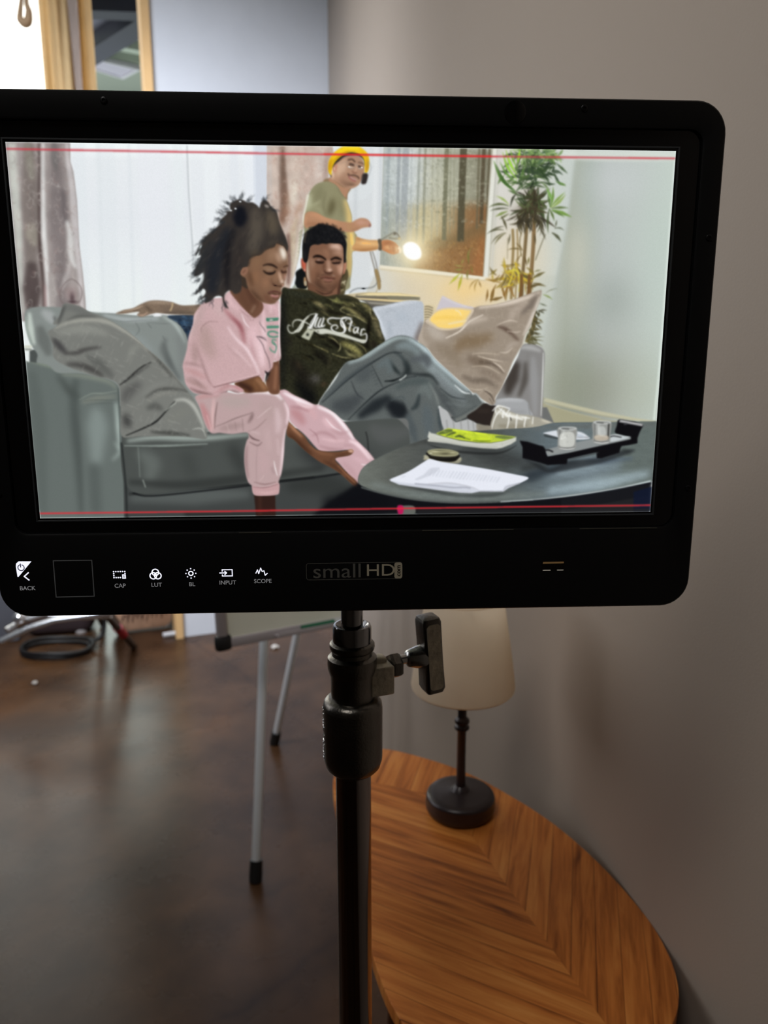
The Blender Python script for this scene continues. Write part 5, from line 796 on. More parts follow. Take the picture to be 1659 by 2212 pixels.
    F([(980,340),(1030,326),(1100,340),(1160,352),(980,392)], (206,214,218), 2, .8); F([(430,480),(520,455),(560,470),(440,505)], (150,154,152), 2.5, .7); q.line([(395,468),(430,465),(470,482)], 12, (16,15,18), .8, .95); q.line([(970,352),(1010,340),(1080,352)], 9, (16,15,18), .8, .9)
    q.line([(1060,206),(1150,222),(1270,244)], 24, (150,150,152), 1.6, .9); q.line([(1070,204),(1160,220),(1262,240)], 8, (236,236,236), 1, .8); q.line([(1100,235),(1130,230)], 20, (90,90,96), 3, .5)
    F([(596,548),(850,488),(850,500),(660,545)], (70,76,76), 2, .7)
    def glass(x0, y0, x1, y1, wax, lean):
        w = x1-x0; h = y1-y0
        G = q.shape([(x0,y0+12),(x0+w*.5,y0+2),(x1,y0+14),(x1-6,y0+h*.6),(x1-14,y1-10),(x0+w*.5,y1+2),(x0+4,y1-14),(x0,y0+h*.5)], (150,152,148), .6)
        q.folds(G, [([(x0+w*.3,y0+30),(x0+w*.35,y1-40)],w*.24,(196,200,196),4,.8),([(x1-w*.12,y0+20),(x1-w*.16,y1-40)],w*.16,(44,42,40) if wax else (150,148,140),3,.85),([(x0+w*.1,y0+20),(x0+w*.1,y1-30)],w*.1,(110,112,110),3,.8),([(x0+10,y1-12),(x0+w*.5,y1-4),(x1-18,y1-12)],10,(236,240,238),1.4,.95),([(x0+6,y1-24),(x0+w*.5,y1-14),(x1-16,y1-24)],6,(70,72,70),1.4,.8)])
        q.line([(x0+4,y0+14),(x0+w*.3,y0+2),(x0+w*.7,y0+3),(x1-2,y0+14),(x0+w*.7,y0+28),(x0+w*.3,y0+26),(x0+4,y0+14)], 6, (226,232,230), .7, .9, None, (1,1)); q.line([(x0+w*.2,y0+14),(x0+w*.6,y0+20)], 10, (70,72,72), 1.6, .8, G)
        return G
    G = glass(512,258,680,462,0,0); F([(530,330),(560,310),(620,300),(660,330),(656,420),(600,440),(530,430),(522,380)], (206,208,200), 2.4, .85); q.line([(560,320),(540,370),(580,350),(600,380)], 7, (238,240,234), 1.6, .8); q.line([(590,330),(600,400)], 6, (160,162,156), 2, .7)
    G = glass(824,204,986,408,1,0); F([(838,340),(900,328),(960,342),(962,370),(900,384),(845,372)], (190,176,156), 1.8, .9); q.line([(850,350),(900,338),(950,350)], 7, (214,204,186), 1.6, .8); F([(880,260),(930,262),(940,330),(880,330)], (206,210,206), 3, .6)

def paint_people(q):
    paint_crewman(q); paint_sofa(q); paint_pillows(q); paint_man(q); paint_woman(q); paint_table(q)
    q.use('P')
    q.line([(14,323),(400,330),(800,337),(1459,345)], 3.4, (214,60,72), .5, .92, None, (1,1))
    q.line([(700,335),(1060,340)], 3, (232,36,30), .6, .6, None, (1,1)); q.line([(86,1107.5),(500,1103),(900,1097),(1404,1091)], 3.6, (226,52,60), .5, .95, None, (1,1))
    L_ = q.img.mean(-1, keepdims=True); ch = np.abs(q.img-L_).max(-1, keepdims=True); q.img[:] = L_+(q.img-L_)*np.where(ch > .25, .97, .80)
    q.img[:] = np.clip((q.img-.03)*1.04, 0, 1)
    q.img *= 1+(q.noise(1.2,1.2,77)-.5)[...,None]*.02
# ------------------------------------------------------------------ room
M_left = mat('blue_white_wall', (222, 225, 232), .7, bump=.05, bscale=300, var=.01)
M_right = mat('warm_grey_wall', (164, 150, 137), .62, bump=.08, bscale=400, var=.025, vscale=1.2)  # darker and warmer base colour than the left wall
M_ceil = mat('ceiling_paint', (172, 180, 170), .8)
M_dark = mat('dark_ceiling_steel', (78, 80, 94), .6)
C0 = Vector((-.2604, 3.953, 0)); LD = Vector((-.9355, -.3534, 0)); RD = Vector((.1772, -.9842, 0)); HT = 3.6
def slab(name, a, b, z0, z1, th, nrm, m, kind='structure', parent=None):
    bm = bmesh.new(); q = nrm*th
    prism(bm, [[a+Vector((0,0,z0)), b+Vector((0,0,z0)), b+Vector((0,0,z1)), a+Vector((0,0,z1))], [a+q+Vector((0,0,z0)), b+q+Vector((0,0,z0)), b+q+Vector((0,0,z1)), a+q+Vector((0,0,z1))]])
    o = obj(name, bm, m, parent, smooth=False)
    if kind and not parent: o['kind'] = kind
    return o
nl = Vector((-.3534, .9355, 0)); nr = Vector((.9842, .1772, 0))
J = C0+LD*.80
slab('wall_left', C0, J, 0, HT, .12, nl, M_left)
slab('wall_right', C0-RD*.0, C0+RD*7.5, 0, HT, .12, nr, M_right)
# floor: stained, sealed concrete
mf = bpy.data.materials.new('stained_concrete'); mf.use_nodes = True; nt = mf.node_tree; N = nt.nodes; L = nt.links; b = N['Principled BSDF']
tc = N.new('ShaderNodeTexCoord')
def noise(sc, det=6, dist=0, rough=.55):
    n = N.new('ShaderNodeTexNoise'); n.inputs['Scale'].default_value = sc; n.inputs['Detail'].default_value = det; n.inputs['Distortion'].default_value = dist; n.inputs['Roughness'].default_value = rough; L.new(tc.outputs['Object'], n.inputs['Vector']); return n
def ramp(src, stops):
    r = N.new('ShaderNodeValToRGB'); e = r.color_ramp.elements
    while len(e) < len(stops): e.new(.5)
    for q, (p, c) in zip(e, stops): q.position = p; q.color = C255(c)
    L.new(src, r.inputs['Fac']); return r
r1 = ramp(noise(1.1, 8, .6).outputs['Fac'], [(.28, (54, 34, 22)), (.45, (80, 56, 38)), (.58, (94, 68, 48)), (.74, (108, 70, 34))])
r2 = ramp(noise(5, 8, .3).outputs['Fac'], [(.3, (150, 140, 132)), (.7, (255, 250, 244))])
mx = N.new('ShaderNodeMix'); mx.data_type = 'RGBA'; mx.blend_type = 'MULTIPLY'; mx.inputs[0].default_value = .8
L.new(r1.outputs[0], mx.inputs[6]); L.new(r2.outputs[0], mx.inputs[7])
vo = N.new('ShaderNodeTexVoronoi'); vo.feature = 'DISTANCE_TO_EDGE'; vo.inputs['Scale'].default_value = .42; nn = noise(2.2, 5); mpv = N.new('ShaderNodeMix'); mpv.data_type = 'VECTOR'; mpv.inputs[0].default_value = .12
L.new(tc.outputs['Object'], mpv.inputs[4]); L.new(nn.outputs['Color'], mpv.inputs[5]); L.new(mpv.outputs[1], vo.inputs['Vector'])
rc = N.new('ShaderNodeValToRGB'); rc.color_ramp.elements[0].position = .0; rc.color_ramp.elements[0].color = (.7,.66,.64,1); rc.color_ramp.elements[1].position = .006; rc.color_ramp.elements[1].color = (1,1,1,1); L.new(vo.outputs['Distance'], rc.inputs['Fac'])
m2 = N.new('ShaderNodeMix'); m2.data_type = 'RGBA'; m2.blend_type = 'MULTIPLY'; m2.inputs[0].default_value = 1; L.new(mx.outputs[2], m2.inputs[6]); L.new(rc.outputs[0], m2.inputs[7])
L.new(m2.outputs[2], b.inputs['Base Color'])
rr = N.new('ShaderNodeMapRange'); rr.inputs['To Min'].default_value = .2; rr.inputs['To Max'].default_value = .36; L.new(noise(3, 6).outputs['Fac'], rr.inputs['Value']); L.new(rr.outputs[0], b.inputs['Roughness'])
b.inputs['Specular IOR Level'].default_value = .2
bp = N.new('ShaderNodeBump'); bp.inputs['Strength'].default_value = .12; bp.inputs['Distance'].default_value = .01; L.new(noise(2.5, 5).outputs['Fac'], bp.inputs['Height']); L.new(bp.outputs['Normal'], b.inputs['Normal'])
bm = bmesh.new(); box(bm, (-1, 3.6, -.05), (11, 13, .1)); tag(obj('floor', bm, mf, smooth=False), kind='structure')
bm = bmesh.new(); box(bm, (-1, 3.6, HT+.05), (11, 13, .1)); tag(obj('ceiling', bm, M_ceil, smooth=False), kind='structure')
# doorway trim of pale wood
M_trim = mat('honey_pine', (232, 190, 134), .45, var=.12, vscale=4)
slab('trim_1', J+LD*0-nl*.02, J+LD*.036-nl*.02, 0, HT, .16, nl, M_trim)
# curtain: gold cloth with gathered folds
M_gold = mat('gold_curtain_cloth', (216, 186, 138), .8, bump=.2, bscale=500, var=.06)
cur = empty('gold_curtain', J+LD*.37-nl*.10, 0, 'gold cloth curtain hanging in folds between the bright window and the dark opening', 'curtain')
def curtain(name, s0, s1, z0, z1, m, parent, base, waves, amp, off=0, top=1.0, bot=.9, tw=.3):
    bm = bmesh.new(); nu, nv = 96, 40; G = []
    for j in range(nv+1):
        t = j/nv; z = z0+(z1-z0)*t; row = []
        for i in range(nu+1):
            u = i/nu; wd = bot+(top-bot)*t; s = (s0+s1)/2+(u-.5)*(s1-s0)*wd
            a = amp*(math.sin(u*waves*2*math.pi+off+tw*math.sin(t*3+u*2))+.35*math.sin(u*waves*4.3*math.pi+t*2.2))
            p = J+LD*s-nl*(.1+a); row.append(bm.verts.new((p.x-base[0], p.y-base[1], z)))
        G.append(row)
    for j in range(nv):
        for i in range(nu): bm.faces.new((G[j][i], G[j][i+1], G[j+1][i+1], G[j+1][i]))
    bmesh.ops.solidify(bm, geom=bm.faces[:], thickness=.002)
    return obj(name, bm, m, parent)
base = cur.location
curtain('cloth', .235, .435, .9, 3.35, M_gold, cur, base, 2.0, .028, .6, 1.0, 1.0, 1.5)
curtain('tie_fold', .29, .37, .9, 3.35, mat('mauve_curtain_lining', (172, 156, 146), .8, var=.05), cur, base-nl*-.02, .5, .02, 2.2, 1.3, .4, .8)
# bright window beyond the curtain: frame, glass, sheer cloth
M_sheer = mat('daylit_sheer_cloth', (250, 248, 240), .8, emit=(255, 253, 244), estr=2.6)
def px_dir(u, v):
    a = (v-1106)/1666; return Vector(((u-829.5)/1666, math.cos(PITCH)-a*math.sin(PITCH), -math.sin(PITCH)-a*math.cos(PITCH)))
def on_plane(u, v, p0, n): d = px_dir(u, v); o = Vector((0,0,CAMZ)); return o+d*((p0-o).dot(n)/d.dot(n))
def on_z(u, v, z): d = px_dir(u, v); return Vector((0,0,CAMZ))+d*((z-CAMZ)/d.z)
def on_y(u, v, y): d = px_dir(u, v); return Vector((0,0,CAMZ))+d*(y/d.y)
B_ = J+nl*.95                                            # the window wall stands back behind the curtain line
def bp_(u): p = on_plane(u, 760, B_, nl); p.z = 0; return p
slab('window_1', bp_(150), bp_(-330), 1.0, 3.5, .02, nl, M_sheer)
M_dado = mat('charcoal_wall_paint', (92, 88, 88), .7)
slab('wall_window', bp_(150), bp_(-330), 0, 1.0, .12, nl, M_dado)
slab('wall_near', bp_(-330), bp_(-330)+LD*2.2, 0, HT, .12, nl, M_left)
slab('wall_return', bp_(150), bp_(150)+nl*.5, 0, HT, .06, Vector((-.9355, -.3534, 0)), M_dado)
cd_ = empty('curtain_tassel', J+LD*.58-nl*.04+Vector((0,0,2.3)), 0, 'brown looped tie cord hanging in front of the bright window', 'tie cord')
M_cord = mat('brown_cord', (150, 122, 92), .8)
pl = J-nl*.06
cp = [on_plane(u, v, pl, nl)-cd_.location for u, v in ((50,-80),(47,-20),(45,10),(43,38),(48,46),(55,50),(61,44),(62,24),(57,4),(60,-30),(60,-80))]
bm = bmesh.new(); tube(bm, spline(cp, False), [.006+.012*math.exp(-((i-40)/22)**2) for i in range(81)], 10); obj('cord', bm, M_cord, cd_)
# the far room seen through the opening
FW = 8.6
bm = bmesh.new(); box(bm, (-3.3, FW+.06, HT/2), (6.4, .1, HT)); tag(obj('wall_far', bm, mat('far_wall_paint', (150,165,158), .8), smooth=False), kind='structure')
area('far_room_fill_light', (-2.3, 6.6, 1.3), (-2.3, 6.0, 3.5), 1.6, 1.2, 26, (.86, .95, .92), 150)  # added unseen fill, aimed up to brighten the far ceiling
bm = bmesh.new(); box(bm, (-2.02, 5.45, 1.12), (.62, .04, 2.1)); tag(obj('window_2', bm, mat('far_window_light', (240,250,248), .5, emit=(232,246,240), estr=3.6), smooth=False), kind='structure')
for i, (a, c) in enumerate((((217,95),(330,22)),((200,0),(320,12)))):
    p, q = on_z(a[0]-40, a[1]+26 if i == 0 else a[1]+6, 3.44), on_z(c[0]+20, c[1]-12 if i == 0 else c[1], 3.44)
    bm = bmesh.new(); tube(bm, [p, q], .09, 4); tag(obj('trim_%d' % (2+i), bm, M_dark, smooth=False), kind='structure')
bm = bmesh.new(); ps = [on_z(u, v, 3.5) for u, v in ((190,112),(215,88),(330,18),(330,-90),(190,-90))]; prism(bm, [[p for p in ps], [p+Vector((0,0,.08)) for p in ps]])
tag(obj('ventilation_duct', bm, mat('slate_grey_duct', (130,132,150), .7), smooth=False), 'wide slate grey ceiling duct glimpsed through the opening beside the gold curtain', 'duct')
M_ftile = mat('green_grey_ceiling_tile', (190,200,188), .8)
for k, (v0, v1) in enumerate(((100,108),(128,135))):
    bm = bmesh.new(); a, c, d, e = on_z(190,v0-10,3.5), on_z(330,v0+14,3.5), on_z(330,v1+15,3.5), on_z(190,v1-9,3.5)
    prism(bm, [[a,c,d,e],[p+Vector((0,0,.06)) for p in (a,c,d,e)]]); tag(obj('trim_%d' % (4+k), bm, M_ftile, smooth=False), kind='structure')
fx = empty('ceiling_light', on_z(255,155,3.5), 0, 'white framed light panel on the dark ceiling seen through the opening', 'ceiling light')
ps = [on_z(u, v, 3.46)-fx.location for u, v in ((200,128),(303,152),(266,172),(170,142))]; c_ = sum(ps, Vector())/4
bm = bmesh.new(); prism(bm, [[p for p in ps],[c_+(p-c_)*.84 for p in ps],[c_+(p-c_)*.84+Vector((0,0,.03)) for p in ps],[p+Vector((0,0,.03)) for p in ps],[p for p in ps]], False, False); obj('frame', bm, mat('white_fixture_metal', (222,220,230), .5), fx, smooth=False)
bm = bmesh.new(); prism(bm, [[c_+(p-c_)*.85+Vector((0,0,.012)) for p in ps],[c_+(p-c_)*.85+Vector((0,0,.028)) for p in ps]]); obj('diffuser', bm, mat('pale_diffuser', (170,168,182), .5, emit=(190,188,205), estr=.25), fx, smooth=False)
M_dim = mat('dim_side_wall_paint', (96, 84, 74), .8)
bm = bmesh.new(); box(bm, (-1, -2.85, HT/2), (11, .1, HT)); tag(obj('wall_back', bm, M_dim, smooth=False), kind='structure')
bm = bmesh.new(); box(bm, (-6.45, 3.6, HT/2), (.1, 13, HT)); tag(obj('wall_side', bm, M_dim, smooth=False), kind='structure')
# ------------------------------------------------------------------ field monitor
MON = empty('field_monitor', (-.0205, .4737, CAMZ+.0077), math.radians(3.0), 'black production monitor on a chrome stand, its screen showing a couple on a grey sofa', 'monitor')
M_hous = mat('black_monitor_plastic', (15, 15, 16), .5, spec=.4, bump=.05, bscale=900)
M_panel = mat('black_monitor_face', (9, 9, 10), .38, spec=.35)
M_glass = mat('black_screen_glass', (7, 7, 8), .09, spec=.5)
mm = .001
def lp(w0, w1, h0, h1, r, y, n=8): return [Vector((x*mm, y*mm, z*mm)) for x, z in rrect(w0, w1, h0, h1, r, n)]
O = (-219, 219, -169.8, 134.2)
def off(d): return (O[0]+d, O[1]-d, O[2]+d, O[3]-d)
bm = bmesh.new()
prism(bm, [lp(*off(26), 12, 44), lp(*off(20), 12, 42), lp(*off(4), 17, 20), lp(*off(0), 18, 8), lp(*off(0), 18, .6)], True, True); obj('housing', bm, M_hous, MON)
G = (-206, 206, -117, 119)
bm = bmesh.new()
prism(bm, [lp(*off(0), 18, 1.2), lp(*off(0), 18, -2.2), lp(*off(.8), 17.4, -3.0), lp(G[0]-1.5, G[1]+1.5, G[2]-1.5, G[3]+1.5, 9, -3.0), lp(*G, 8, -2.4), lp(*G, 8, 1.2), lp(*off(0), 18, 1.2)], False, False); obj('bezel', bm, M_panel, MON)
S = (-191.6, 191.6, -108, 108)
def rect(w0, w1, h0, h1, y): return [Vector((x*mm, y*mm, z*mm)) for x, z in ((w1, h1), (w0, h1), (w0, h0), (w1, h0))]
bm = bmesh.new(); prism(bm, [lp(*G, 8, .7), lp(*G, 8, -.2)]); obj('cover_glass', bm, M_glass, MON)
bm = bmesh.new(); prism(bm, [rect(-193.4,193.4,-109.6,109.8,-.25), rect(-193.4,193.4,-109.6,109.8,-.75), rect(-192.6,192.6,-108.9,109.0,-.75), rect(-192.4,192.4,-108.6,108.8,-.25)], False, False); obj('screen_border', bm, mat('dark_grey_border', (44, 46, 48), .4), MON, smooth=False)
# the displayed picture: painted by the vector painter above, carried by the vertices of the screen panel
NX, NY = 1280, 720
PC = np.array([(15,308),(1458,329),(1402,1105),(89,1118)], float); QC = np.array([(0,0),(NX,0),(NX,NY),(0,NY)], float)
A = []
for (x, y), (u, v) in zip(PC, QC): A += [[x,y,1,0,0,0,-u*x,-u*y,-u],[0,0,0,x,y,1,-v*x,-v*y,-v]]
HM = np.linalg.svd(np.array(A))[2][-1].reshape(3, 3)
def to_display(p):
    q = np.column_stack([p, np.ones(len(p))]) @ HM.T; return q[:, :2]/q[:, 2:]
q = Painter(NX, NY, to_display, NX/1395.)
paint_room(q); paint_plant(q); paint_desk(q); paint_people(q)
img = np.clip(q.img, 0, 1)
xs = (np.arange(NX)+.5)/NX*.382-.191; zs = .1074-(np.arange(NY)+.5)/NY*.2148
xs[0] = -.191; xs[-1] = .191; zs[0] = .1074; zs[-1] = -.1074
X, Z = np.meshgrid(xs, zs); co = np.zeros((NX*NY, 3), np.float32); co[:, 0] = X.ravel(); co[:, 1] = -.0006; co[:, 2] = Z.ravel()
ii = np.arange((NX-1)*(NY-1)); r_ = ii//(NX-1); c_ = ii % (NX-1); a_ = r_*NX+c_
fc = np.stack([a_, a_+NX, a_+NX+1, a_+1], 1).astype(np.int32)
me = bpy.data.meshes.new('screen'); me.vertices.add(NX*NY); me.vertices.foreach_set('co', co.ravel())
me.loops.add(len(fc)*4); me.loops.foreach_set('vertex_index', fc.ravel()); me.polygons.add(len(fc)); me.polygons.foreach_set('loop_start', np.arange(len(fc), dtype=np.int32)*4)
me.update(calc_edges=True)
ca = me.color_attributes.new('picture', 'BYTE_COLOR', 'POINT'); cc = np.ones((NX*NY, 4), np.float32); cc[:, :3] = img.reshape(-1, 3); ca.data.foreach_set('color_srgb', cc.ravel())
ms = bpy.data.materials.new('lit_display_picture'); ms.use_nodes = True; nt = ms.node_tree; b = nt.nodes['Principled BSDF']; vc = nt.nodes.new('ShaderNodeVertexColor'); vc.layer_name = 'picture'
b.inputs['Base Color'].default_value = (.004, .004, .005, 1); b.inputs['Roughness'].default_value = .12; b.inputs['Specular IOR Level'].default_value = .25
nt.links.new(vc.outputs[0], b.inputs['Emission Color']); b.inputs['Emission Strength'].default_value = 1.0
sc_ = link('screen', me, ms, MON, smooth=False); sc_['label'] = 'lit screen picture of a woman in pink and a man in camouflage shirt on a grey sofa, with red guide lines'
# lettering and icons
M_icon = mat('backlit_white_icon', (220,222,235), .5, emit=(236,238,255), estr=1.0)
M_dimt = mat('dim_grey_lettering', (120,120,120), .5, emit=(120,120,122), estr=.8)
M_logo = mat('grey_logo_print', (96,94,88), .5); M_logo2 = mat('bright_logo_print', (178,168,146), .5)
FY = -3.06
def flat(name, polys, m, parent=MON, y=FY, th=.18):
    bm = bmesh.new()
    for p in polys: prism(bm, [[Vector((x*mm, (y+th)*mm, z*mm)) for x, z in p], [Vector((x*mm, y*mm, z*mm)) for x, z in p]])
    return obj(name, bm, m, parent, smooth=False)
def stroke(pts, w, closed=False):
    out = []; n = len(pts)
    for i in range(n if closed else n-1):
        a, c = Vector(pts[i]), Vector(pts[(i+1) % n]); d = (c-a).normalized(); e = Vector((-d.y, d.x))*w/2; d = d*w*.3
        out.append([tuple(a-d+e), tuple(a-d-e), tuple(c+d-e), tuple(c+d+e)])
    return out
def circ(cx, cz, r, n=20, a0=0, a1=360): return [(cx+r*math.cos(math.radians(a0+(a1-a0)*k/n)), cz+r*math.sin(math.radians(a0+(a1-a0)*k/n))) for k in range(n+(0 if a1-a0 == 360 else 1))]
def text(name, s, x, z, size, m, parent, rot=0, sx=1.0, y=FY-.1):
    cu = bpy.data.curves.new(name, 'FONT'); cu.body = s; cu.size = size*mm*1.38; cu.align_x = 'CENTER'; cu.align_y = 'CENTER'; cu.extrude = .00005; cu.resolution_u = 4
    t = bpy.data.objects.new(name, cu); SC.collection.objects.link(t); bpy.context.view_layer.update(); dg = bpy.context.evaluated_depsgraph_get()
    me = bpy.data.meshes.new_from_object(t.evaluated_get(dg)); bpy.data.objects.remove(t); bpy.data.curves.remove(cu)
    M = Matrix.Translation((x*mm, y*mm, z*mm)) @ Matrix.Rotation(math.radians(90), 4, 'X') @ Matrix.Rotation(rot, 4, 'Z') @ Matrix.Diagonal((sx, 1, 1, 1)); me.transform(M)
    return link(name, me, m, parent, smooth=False)
pw = flat('power_icon', [[(-205.5,-133.9),(-207.2,-135.4),(-207.4,-137.5),(-207.0,-143.8),(-206.4,-143.8),(-197.7,-134.0)]], M_icon); pw['label'] = 'lit white corner triangle of the power button'
flat('power_symbol', stroke(circ(-204.3,-137.9,1.9,18,110,430), .5)+stroke([(-204.5,-137.6),(-204.5,-135.4)], .5), mat('violet_grey_symbol', (70,66,110), .5), pw, FY-.12)
flat('back_arrow', stroke([(-200.2,-141.2),(-202.9,-143.6),(-200.2,-146.0)], .75), M_icon)
flat('square_button', stroke([(-184.5,-133.8),(-161.1,-133.8),(-161.3,-157.1),(-184.7,-157.3)], .55, True), mat('thin_grey_outline', (48,48,48), .5, emit=(60,60,60), estr=.5))
dots = [(-148.3+i*1.37, -141.3) for i in range(6)]+[(-148.3,-142.6),(-148.3,-143.9),(-141.4,-142.6)]+[(-148.3+i*1.3,-145.2) for i in range(4)]
ci = flat('capture_icon', [circ(x, z, .48, 8) for x, z in dots]+[[(-143.2,-143.2),(-141.0,-143.2),(-141.0,-146.0),(-143.2,-146.0)]], M_icon); flat('capture_mark', stroke([(-142.1,-143.9),(-142.1,-145.2)], .4), M_panel, ci, FY-.12)
flat('colour_icon', sum([stroke(circ(x, z, 2.05, 22), .62, True) for x, z in ((-122.7,-142.2),(-124.1,-144.4),(-121.3,-144.4))], []), M_icon)
flat('brightness_icon', stroke(circ(-100.8,-143.2,1.35,20), .6, True)+[circ(-100.8+3.05*math.cos(k*math.pi/4), -143.2+3.05*math.sin(k*math.pi/4), .44, 8) for k in range(8)], M_icon)
flat('input_icon', stroke([(-81.3,-142.2),(-81.3,-141.1),(-75.1,-141.1),(-75.1,-145.2),(-81.3,-145.2),(-81.3,-144.4)], .6)+stroke([(-82.9,-143.2),(-79.4,-143.2)], .7)+stroke([(-79.8,-142.1),(-78.6,-143.2),(-79.8,-144.3)], .6), M_icon)
flat('scope_icon', stroke([(-60.4,-143.7),(-59.3,-141.5),(-58.6,-144.0),(-57.3,-140.4),(-56.4,-142.6),(-55.3,-142.2),(-54.6,-145.1),(-53.6,-144.2),(-53.2,-143.9)], .55), M_icon)
for s, x, z in (('BACK',-201.6,-151.3),('CAP',-144.9,-150.6),('LUT',-122.4,-150.4),('BL',-100.4,-150.3),('INPUT',-78.2,-149.6),('SCOPE',-56.2,-149.0)): text('button_lettering', s, x, z, 2.7, M_dimt, MON)
lg = flat('maker_logo', stroke([(x, z) for x, z in rrect(-28.7,32,-148.6,-137.8,1.6,4)], .28, True), M_logo)
text('logo_light_word', 'small', -9.2, -143.4, 9.6, M_logo, lg, sx=1.18); text('logo_bold_word', 'HD', 18.2, -143.2, 8.0, M_logo2, lg, sx=1.18)
tb = flat('logo_tab', [[(x, z) for x, z in rrect(27.0,32,-148.4,-138.0,1.2,4)]], M_logo2, lg); text('logo_side_word', 'com', 29.5, -143.2, 3.0, M_panel, tb, rot=math.pi/2, y=FY-.16)
# card slot cut in the lower bezel
sl = flat('sensor_window', [[(x, z) for x, z in rrect(121.5,136.3,-145.4,-138.6,.6,3)]], mat('dark_amber_window', (14,11,8), .1), th=.1)
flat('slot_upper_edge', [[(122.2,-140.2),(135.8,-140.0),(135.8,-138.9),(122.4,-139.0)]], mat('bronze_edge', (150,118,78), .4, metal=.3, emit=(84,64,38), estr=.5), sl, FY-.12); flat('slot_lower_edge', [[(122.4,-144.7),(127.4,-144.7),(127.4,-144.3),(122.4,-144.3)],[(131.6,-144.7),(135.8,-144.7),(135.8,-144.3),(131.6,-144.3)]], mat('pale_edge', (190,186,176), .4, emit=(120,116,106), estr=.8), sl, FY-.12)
M_screw = mat('black_steel_screw', (18,18,19), .35, metal=.6)
sp = None
for x, z in ((134.8,128.8),(-134.8,128.8),(213.8,59.1),(213.4,-91.9),(-213.8,59.1),(-213.4,-91.9)):
    if sp is None:
        bm = bmesh.new(); lathe(bm, [(.0019,0),(.0019,.0004),(.0016,.0006),(.0009,.0006),(.0009,.0002),(0,.0002)], M=Matrix.Translation((0,-.003,0)) @ Matrix.Rotation(math.radians(90),4,'X'), n=18); sp = obj('screw', bm, M_screw, MON)
        o = sp
    else: o = sp.copy(); SC.collection.objects.link(o)
    o.location = (x*mm, 0, z*mm)
bm = bmesh.new()
lathe(bm, [(.0062,0),(.0062,.0003),(.0056,.0005),(0,.0006)], M=Matrix.Translation((.0951,-.003,.1262)) @ Matrix.Rotation(math.radians(90),4,'X'), n=30); obj('light_sensor', bm, M_glass, MON)
M_lip = mat('worn_lip_edge', (70,68,60), .4)
for x, w_ in ((.0735,.058),(-.06,.02),(.17,.05)): bm = bmesh.new(); box(bm, (x,-.0031,-.1174), (w_,.0003,.0006)); obj('lip_edge', bm, M_lip, MON, smooth=False)
bm = bmesh.new(); box(bm, (-.004,.062,-.11), (.1,.04,.08), bev=.004); box(bm, (-.004,.064,-.16), (.045,.034,.04), bev=.003); obj('mount_bracket', bm, M_hous, MON)
# ------------------------------------------------------------------ light stand that carries the monitor
PX, PY = -.0236, .54
ST = empty('light_stand', (PX, PY, -.1), 0, 'polished steel light stand with a cast clamp under the black monitor', 'stand')
M_chr = mat('polished_steel', (150,150,152), .12, metal=1); M_pole = mat('dark_chrome_tube', (150,140,136), .12, metal=1)
M_cast = mat('dark_cast_metal', (112,108,102), .3, metal=1, bump=.15, bscale=500, var=.1, vscale=60); M_worn = mat('worn_cast_metal', (206,198,178), .5, metal=.5, bump=.3, bscale=300, var=.25, vscale=90)
def L_(name, prof, m, parent=ST, n=48): bm = bmesh.new(); lathe(bm, prof, n=n); return obj(name, bm, m, parent)
L_('spigot', [(0,1.292),(.0081,1.292),(.0081,1.3268),(.0076,1.3275),(0,1.3275)], M_chr)
L_('upper_tube', [(.0098,1.280),(.0142,1.281),(.0144,1.2825),(.0144,1.3018),(.0136,1.3038),(.0122,1.3040),(.0098,1.3018),(.0084,1.3),(.0082,1.290)], M_chr)
L_('collar', [(.010,1.262),(.0172,1.266),(.0184,1.270),(.0186,1.2745),(.0182,1.2785),(.0165,1.280),(.0152,1.2806),(.0150,1.2836),(.0163,1.2848),(.0168,1.2868),(.0166,1.2892),(.0154,1.2904),(.0143,1.2906)], M_cast)
bd = L_('clamp_body', [(.0150,1.2335),(.0162,1.2345),(.0163,1.263),(.0168,1.2665),(.015,1.268)], M_cast)
L_('sleeve', [(.0135,1.1865),(.0175,1.1872),(.0205,1.1905),(.0222,1.1960),(.0224,1.2000),(.0225,1.2385),(.0219,1.2425),(.0200,1.2452),(.0178,1.2462),(.0160,1.2466)], M_cast)
rng = random.Random(3); bm = bmesh.new()
for i in range(12):
    z = 1.1995+i*.0036; a0 = math.radians(186)
    for k in range(3):
        a = a0+math.radians(k*5.5); p = Vector((.0224*math.cos(a), .0224*math.sin(a), z+rng.uniform(-.0005,.0005))); t = Vector((-math.sin(a), math.cos(a), 0))
        tube(bm, [p-t*.0009+Vector((0,0,rng.uniform(-.001,.001))), p, p+t*.0009+Vector((0,0,rng.uniform(-.001,.001)))], .00042, 6)
o = obj('raised_lettering', bm, M_chr, ST); o['label'] = 'row of small raised cast characters down the left side'
L_('main_tube', [(.0134,.16),(.0136,.162),(.0136,1.19),(.0120,1.1905)], M_pole)
for k in range(3):
    a = math.radians(45+120*k); d = Vector((math.cos(a), math.sin(a), 0)); bm = bmesh.new(); tube(bm, [d*.012+Vector((0,0,.40)), d*.05+Vector((0,0,.397)), d*.30+Vector((0,0,.16)), d*.34+Vector((0,0,.1125))], .0115, 14); obj('leg', bm, M_pole, ST)
ax = Vector((math.cos(math.radians(22)), math.sin(math.radians(22)), 0)); rz = Euler((0,0,math.radians(22)))
def along(d, z): return ax*d+Vector((0,0,z))
bm = bmesh.new(); box(bm, along(.0225,1.2600)+Vector((-.0015,-.004,0)), (.0190,.0190,.0225), rz, .0014, 3); box(bm, along(.0200,1.268)+Vector((0,.003,0)), (.0130,.012,.014), rz, .003, 3); obj('clamp_block', bm, M_worn, bd)
